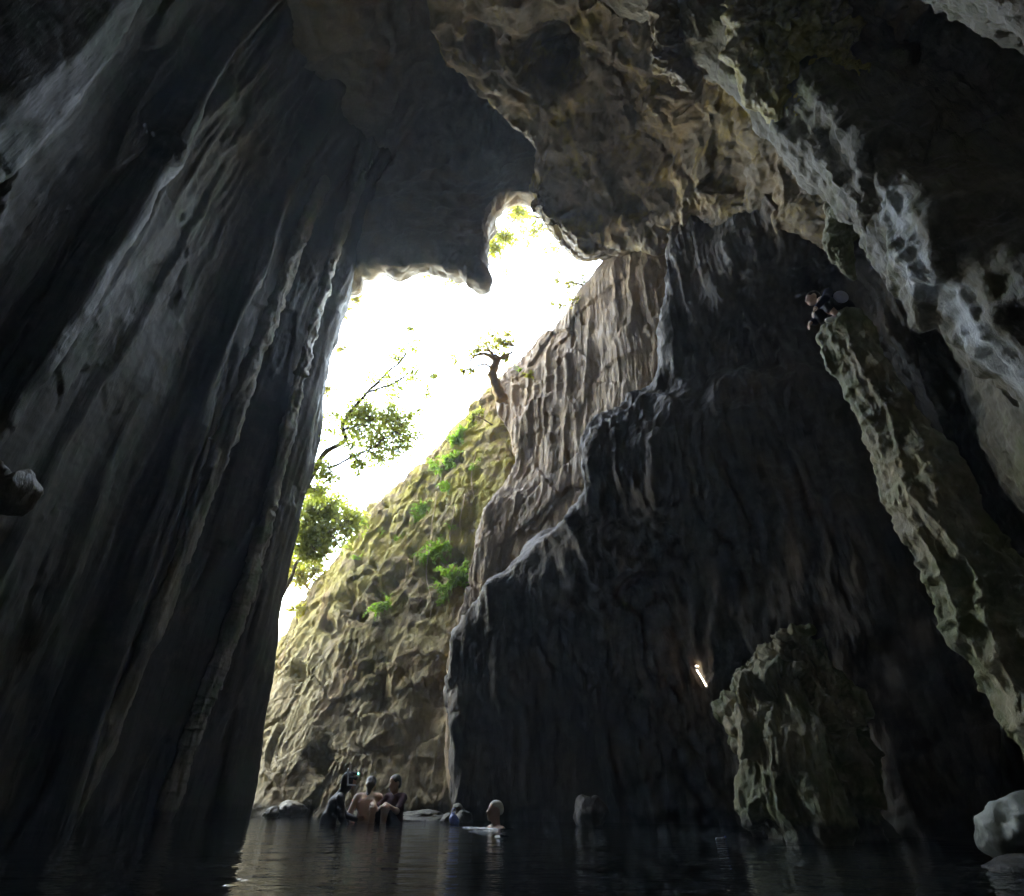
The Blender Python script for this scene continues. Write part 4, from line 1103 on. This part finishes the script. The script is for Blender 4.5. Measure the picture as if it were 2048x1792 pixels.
# third bather, seated on a submerged rock, knees up
b0 = on_water(784, 1646) + np.array([0, 0.12, -0.10]); PL = (b0, math.radians(150))
hp, he, hh = head(V3(0.0, 0.06, 0.64), (0.2, 1, -0.25))
root = empty("person", b0); tag(root, "person with bare lower legs and dark clothes sitting right of the bare-backed person", "person", "bathers in the pool")
legs = [('c', V3(-.09, .05, .04), V3(-.12, .38, .30), .085, .058), ('c', V3(-.12, .38, .30), V3(-.12, .40, -.08), .056, .036), ('c', V3(-.12, .40, -.10), V3(-.13, .56, -.13), .036, .024),
        ('c', V3(.09, .05, .04), V3(.14, .36, .30), .085, .058), ('c', V3(.14, .36, .30), V3(.16, .36, -.08), .056, .036), ('c', V3(.16, .36, -.10), V3(.18, .50, -.13), .036, .024)]
arms = [('c', V3(-.17, .0, .44), V3(-.22, .20, .26), .046, .036), ('c', V3(-.22, .20, .26), V3(-.12, .37, .36), .036, .027), ('c', V3(.17, .0, .44), V3(.24, .18, .28), .046, .036), ('c', V3(.24, .18, .28), V3(.14, .36, .38), .036, .027)]
body_mesh("body", [('e', V3(0, 0, .05), (.15, .12, .13)), ('e', V3(0, 0, .30), (.15, .10, .19)), ('c', V3(-.13, 0, .45), V3(.13, 0, .45), .052, .052), ('c', V3(0, 0, .46), V3(0, .04, .58), .052, .048)] + legs + arms + hp, M_SKIN, root, PL, cut=he,
          thin=hand(V3(-.12, .37, .36), V3(.5, .7, -.4), V3(0, 0, -1)) + hand(V3(.14, .36, .38), V3(-.5, .7, -.4), V3(0, 0, -1), side=-1))
body_mesh("hair", hh, M_HAIR, root, PL)
body_mesh("shirt", [('e', V3(0, 0, .14), (.165, .125, .15)), ('e', V3(0, 0, .30), (.168, .118, .20)), ('c', V3(-.14, 0, .45), V3(.14, 0, .45), .062, .062), ('c', V3(-.17, .0, .44), V3(-.21, .16, .30), .058, .05), ('c', V3(.17, .0, .44), V3(.23, .15, .31), .058, .05)], M_MAROON, root, PL)
body_mesh("shorts", [('e', V3(0, 0, .04), (.17, .14, .13)), ('c', V3(-.09, .05, .04), V3(-.115, .30, .24), .10, .08), ('c', V3(.09, .05, .04), V3(.13, .29, .24), .10, .08)], M_SHORTS, root, PL)

# swimmer, head and shoulders above the water
b0 = on_water(992, 1657); PL = (b0, math.radians(118))
hp, he, hh = head(V3(0.0, 0.03, 0.20), (0, 1, 0.05))
root = empty("person", b0); tag(root, "grey-haired swimmer with head and shoulders above the black water", "person", "bathers in the pool")
body_mesh("body", hp + [('c', V3(0, 0, .02), V3(0, .01, .13), .060, .055), ('c', V3(-.15, 0, -.02), V3(.15, 0, -.02), .060, .060), ('c', V3(-.18, 0, -.03), V3(-.36, .22, -.10), .052, .036), ('c', V3(-.36, .22, -.10), V3(-.30, .44, -.06), .034, .026), ('c', V3(.18, 0, -.03), V3(.36, .22, -.10), .052, .036), ('c', V3(.36, .22, -.10), V3(.30, .44, -.06), .034, .026),
          ('e', V3(0, -.02, -.16), (.17, .12, .18)), ('c', V3(0, -.03, -.3), V3(0, -.30, -.42), .14, .12), ('c', V3(-.07, -.3, -.42), V3(-.1, -.72, -.5), .08, .05), ('c', V3(.07, -.3, -.42), V3(.1, -.72, -.5), .08, .05)], M_SKIN, root, PL, cut=he,
          thin=hand(V3(-.30, .44, -.06), V3(.1, 1, 0), V3(0, 0, -1), .2) + hand(V3(.30, .44, -.06), V3(-.1, 1, 0), V3(0, 0, -1), .2, -1))
body_mesh("hair", [('e', V3(0, 0.0, .255), (.080, .098, .075)), ('e', V3(0, -.05, .21), (.074, .058, .06))], M_GREYHAIR, root, PL, cut=[('e', V3(0, .15, .19), (.09, .10, .085))])

# climber crouching on the pillar
b0 = W(1688, 638, Y=4.95); PL = (b0, math.radians(78))
hp, he, hh = head(V3(0.0, 0.30, 0.50), (0, 1, -0.15))
root = empty("person", b0); tag(root, "climber in dark blue clothes crouching on top of the rock pillar", "person"); root.scale = (0.84, 0.84, 0.84)
limb = [('c', V3(-.10, -.04, .16), V3(-.14, .26, .30), .085, .06), ('c', V3(-.14, .26, .30), V3(-.12, .12, -.04), .055, .04), ('c', V3(-.12, .12, -.05), V3(-.12, .28, -.08), .04, .028),
        ('c', V3(.10, -.04, .16), V3(.14, .24, .30), .085, .06), ('c', V3(.14, .24, .30), V3(.13, .16, -.08), .055, .04), ('c', V3(.13, .16, -.10), V3(.13, .32, -.13), .04, .028)]
arm = [('c', V3(-.17, .14, .42), V3(-.26, .26, .22), .05, .04), ('c', V3(-.26, .26, .22), V3(-.20, .42, .10), .038, .028), ('c', V3(.17, .14, .42), V3(.24, .28, .24), .05, .04), ('c', V3(.24, .28, .24), V3(.14, .40, .14), .038, .028)]
body_mesh("body", [('e', V3(0, -.05, .16), (.15, .13, .12)), ('e', V3(0, .06, .30), (.15, .13, .16)), ('c', V3(-.13, .14, .42), V3(.13, .14, .42), .055, .055), ('c', V3(0, .16, .43), V3(0, .26, .48), .052, .05)] + limb + arm + hp, M_SKIN, root, PL, cut=he,
          thin=hand(V3(-.20, .42, .10), V3(.2, .5, -.8), V3(0, -1, 0)) + hand(V3(.14, .40, .14), V3(-.2, .5, -.8), V3(0, -1, 0), side=-1))
body_mesh("hair", hh, M_HAIR, root, PL)
body_mesh("jacket", [('e', V3(0, -.02, .22), (.165, .15, .14)), ('e', V3(0, .06, .32), (.165, .145, .165)), ('c', V3(-.14, .14, .42), V3(.14, .14, .42), .066, .066), ('c', V3(-.17, .14, .42), V3(-.26, .26, .22), .064, .054), ('c', V3(-.26, .26, .22), V3(-.21, .38, .13), .05, .042), ('c', V3(.17, .14, .42), V3(.24, .28, .24), .064, .054), ('c', V3(.24, .28, .24), V3(.16, .37, .17), .05, .042)], M_NAVY, root, PL)
body_mesh("shorts", [('e', V3(0, -.05, .15), (.165, .145, .13)), ('c', V3(-.10, -.04, .16), V3(-.13, .22, .28), .10, .075), ('c', V3(.10, -.04, .16), V3(.14, .24, .30), .10, .07), ('c', V3(-.13, .22, .28), V3(-.13, .20, .12), .075, .06), ('c', V3(.14, .24, .30), V3(.135, .20, .10), .07, .06)], M_SHORTS, root, PL)
body_mesh("shoe", [('c', V3(-.12, .10, -.06), V3(-.12, .28, -.085), .05, .038)], M_WHITE, root, PL)
body_mesh("shoe", [('c', V3(.13, .14, -.11), V3(.13, .32, -.135), .05, .038)], M_WHITE, root, PL)
body_mesh("side_bag", [('e', V3(-.20, .02, .26), (.05, .10, .12))], M_LILAC, root, PL)

# ---------------------------------------------------------------- small things
bb = on_water(907, 1649)
root = empty("blue_bag", bb); tag(root, "small crumpled blue bag among the stones at the waterline", "bag")
V, Fq = surface_nets(lambda G: sdf_caps(G, [('e', V3(0, 0, .06), (.07, .06, .07)), ('e', V3(.03, -.02, .03), (.06, .05, .05)), ('e', V3(-.02, .01, .11), (.03, .03, .05))], .02) + 0.008 * perlin(G * 25), (-.15,-.15,-.06), (.15,.15,.22), .007)
bago = mesh_obj("bag_body", V + bb, np.ascontiguousarray(Fq), M_BLUEBAG, root, origin=bb)
V, Fc = [], []; tube(V, Fc, [bb + V3(-.04,0,.14), bb + V3(-.02,0,.20), bb + V3(.02,0,.20), bb + V3(.0,0,.14)], .006, .006, 6)
mesh_obj("handle", V, Fc, M_BLUEBAG, bago, origin=bb)

fb = on_water(1440, 1679)
root = empty("float", fb); tag(root, "small white float drifting alone on the black water", "float")
V, Fq = surface_nets(lambda G: sdf_caps(G, [('c', V3(-.035, 0, .004), V3(.03, .01, .006), .014, .014), ('c', V3(.03, .01, .006), V3(.06, .014, .016), .009, .008)], .01), (-.1,-.05,-.04), (.13,.06,.06), .005)
mesh_obj("float_body", V + fb, np.ascontiguousarray(Fq), M_WHITE, root, origin=fb)
V, Fc = [], []; tube(V, Fc, [fb + V3(.06,.014,.016), fb + V3(.07,.016,.024)], .009, .009, 8)
mesh_obj("cap", V, Fc, M_BLUEBAG, root, origin=fb)

# lamp on a ledge of the dark wall
lp, ln = on_rock(1392, 1345, "dark_wall")
lp = lp + V3(-0.02, -0.12, 0)
root = empty("cave_lamp", lp); tag(root, "small white lamp with two bulbs and a leaning tube on the dark wall", "lamp")
V, Fc = [], []; tube(V, Fc, [lp + V3(0.0, 0, 0.02), lp + V3(.05, -.02, -.10), lp + V3(.095, -.03, -.22)], .008, .008, 8)
mesh_obj("tube", V, Fc, M_LED, root, origin=lp)
V, Fc = [], []; tube(V, Fc, [lp + V3(.012, .10, .07), lp + V3(.012, 0, .07)], .02, .028, 8)
ho = mesh_obj("housing", V, Fc, M_SHORTS, root, origin=lp)
for dx in (-.005, .03):
    V, Fq = surface_nets(lambda G: sdf_caps(G, [('e', V3(0, 0, 0), (.012, .010, .012))], .005), (-.03,)*3, (.03,)*3, .004)
    mesh_obj("bulb", V + lp + V3(dx, -.02, .07), np.ascontiguousarray(Fq), M_LED, ho, origin=lp)
ld = bpy.data.lights.new("lamp_light", 'POINT'); ld.energy = 0.010; ld.color = (1.0, 0.9, 0.7); ld.shadow_soft_size = 0.02
lo = bpy.data.objects.new("lamp_light", ld); COL.objects.link(lo); lo.parent = root; lo.location = (-0.02, -0.08, 0.05)

# ripples pushed up by the swimmer
def ripple(name, pts, h, w, label):
    V, Fc = [], []
    C = _hermite(np.asarray(pts), np.arange(len(pts)) * 1.0, np.linspace(0, len(pts) - 1, 60))
    prof = [(-1, -0.004), (-.6, h*.35), (-.25, h*.85), (0, h), (.3, h*.7), (.7, h*.2), (1, -0.004)]
    for i, c in enumerate(C):
        e = math.sin(math.pi * i / 59) ** 0.5 * (0.85 + 0.13 * math.sin(i * 1.7) * math.sin(i * .6))
        for y, z in prof: V.append(c + V3(0, y * w, z * e - 0.002))
    n = len(prof)
    for i in range(59):
        for j in range(n - 1): Fc.append((i*n + j, (i+1)*n + j, (i+1)*n + j + 1, i*n + j + 1))
    tag(mesh_obj(name, V, Fc, M_WATER), label, kind="structure")
ripple("water_ripple", [on_water(900, 1655), on_water(935, 1655), on_water(970, 1657), on_water(1000, 1659), on_water(1030, 1657)], 0.022, 0.035, "bright ripple pushed up by the swimmer")
ripple("water_ripple", [on_water(985, 1672), on_water(1000, 1673), on_water(1018, 1672)], 0.02, 0.04, "small ripple behind the swimmer")

# ---------------------------------------------------------------- damp air
m, nt, out = new_mat("damp_air")
pv = nnode(nt, "ShaderNodeVolumePrincipled")
pv.inputs["Color"].default_value = (0.78, 0.88, 1.0, 1)
pv.inputs["Density"].default_value = 0.0044
pv.inputs["Anisotropy"].default_value = 0.2
nt.links.new(pv.outputs[0], out.inputs["Volume"])
hv, hf = box_faces(-70, 70, -40, 90, -2.0, 26.0)
tag(mesh_obj("haze", hv, hf, m, smooth=False), "thin damp haze filling the cave", kind="stuff")
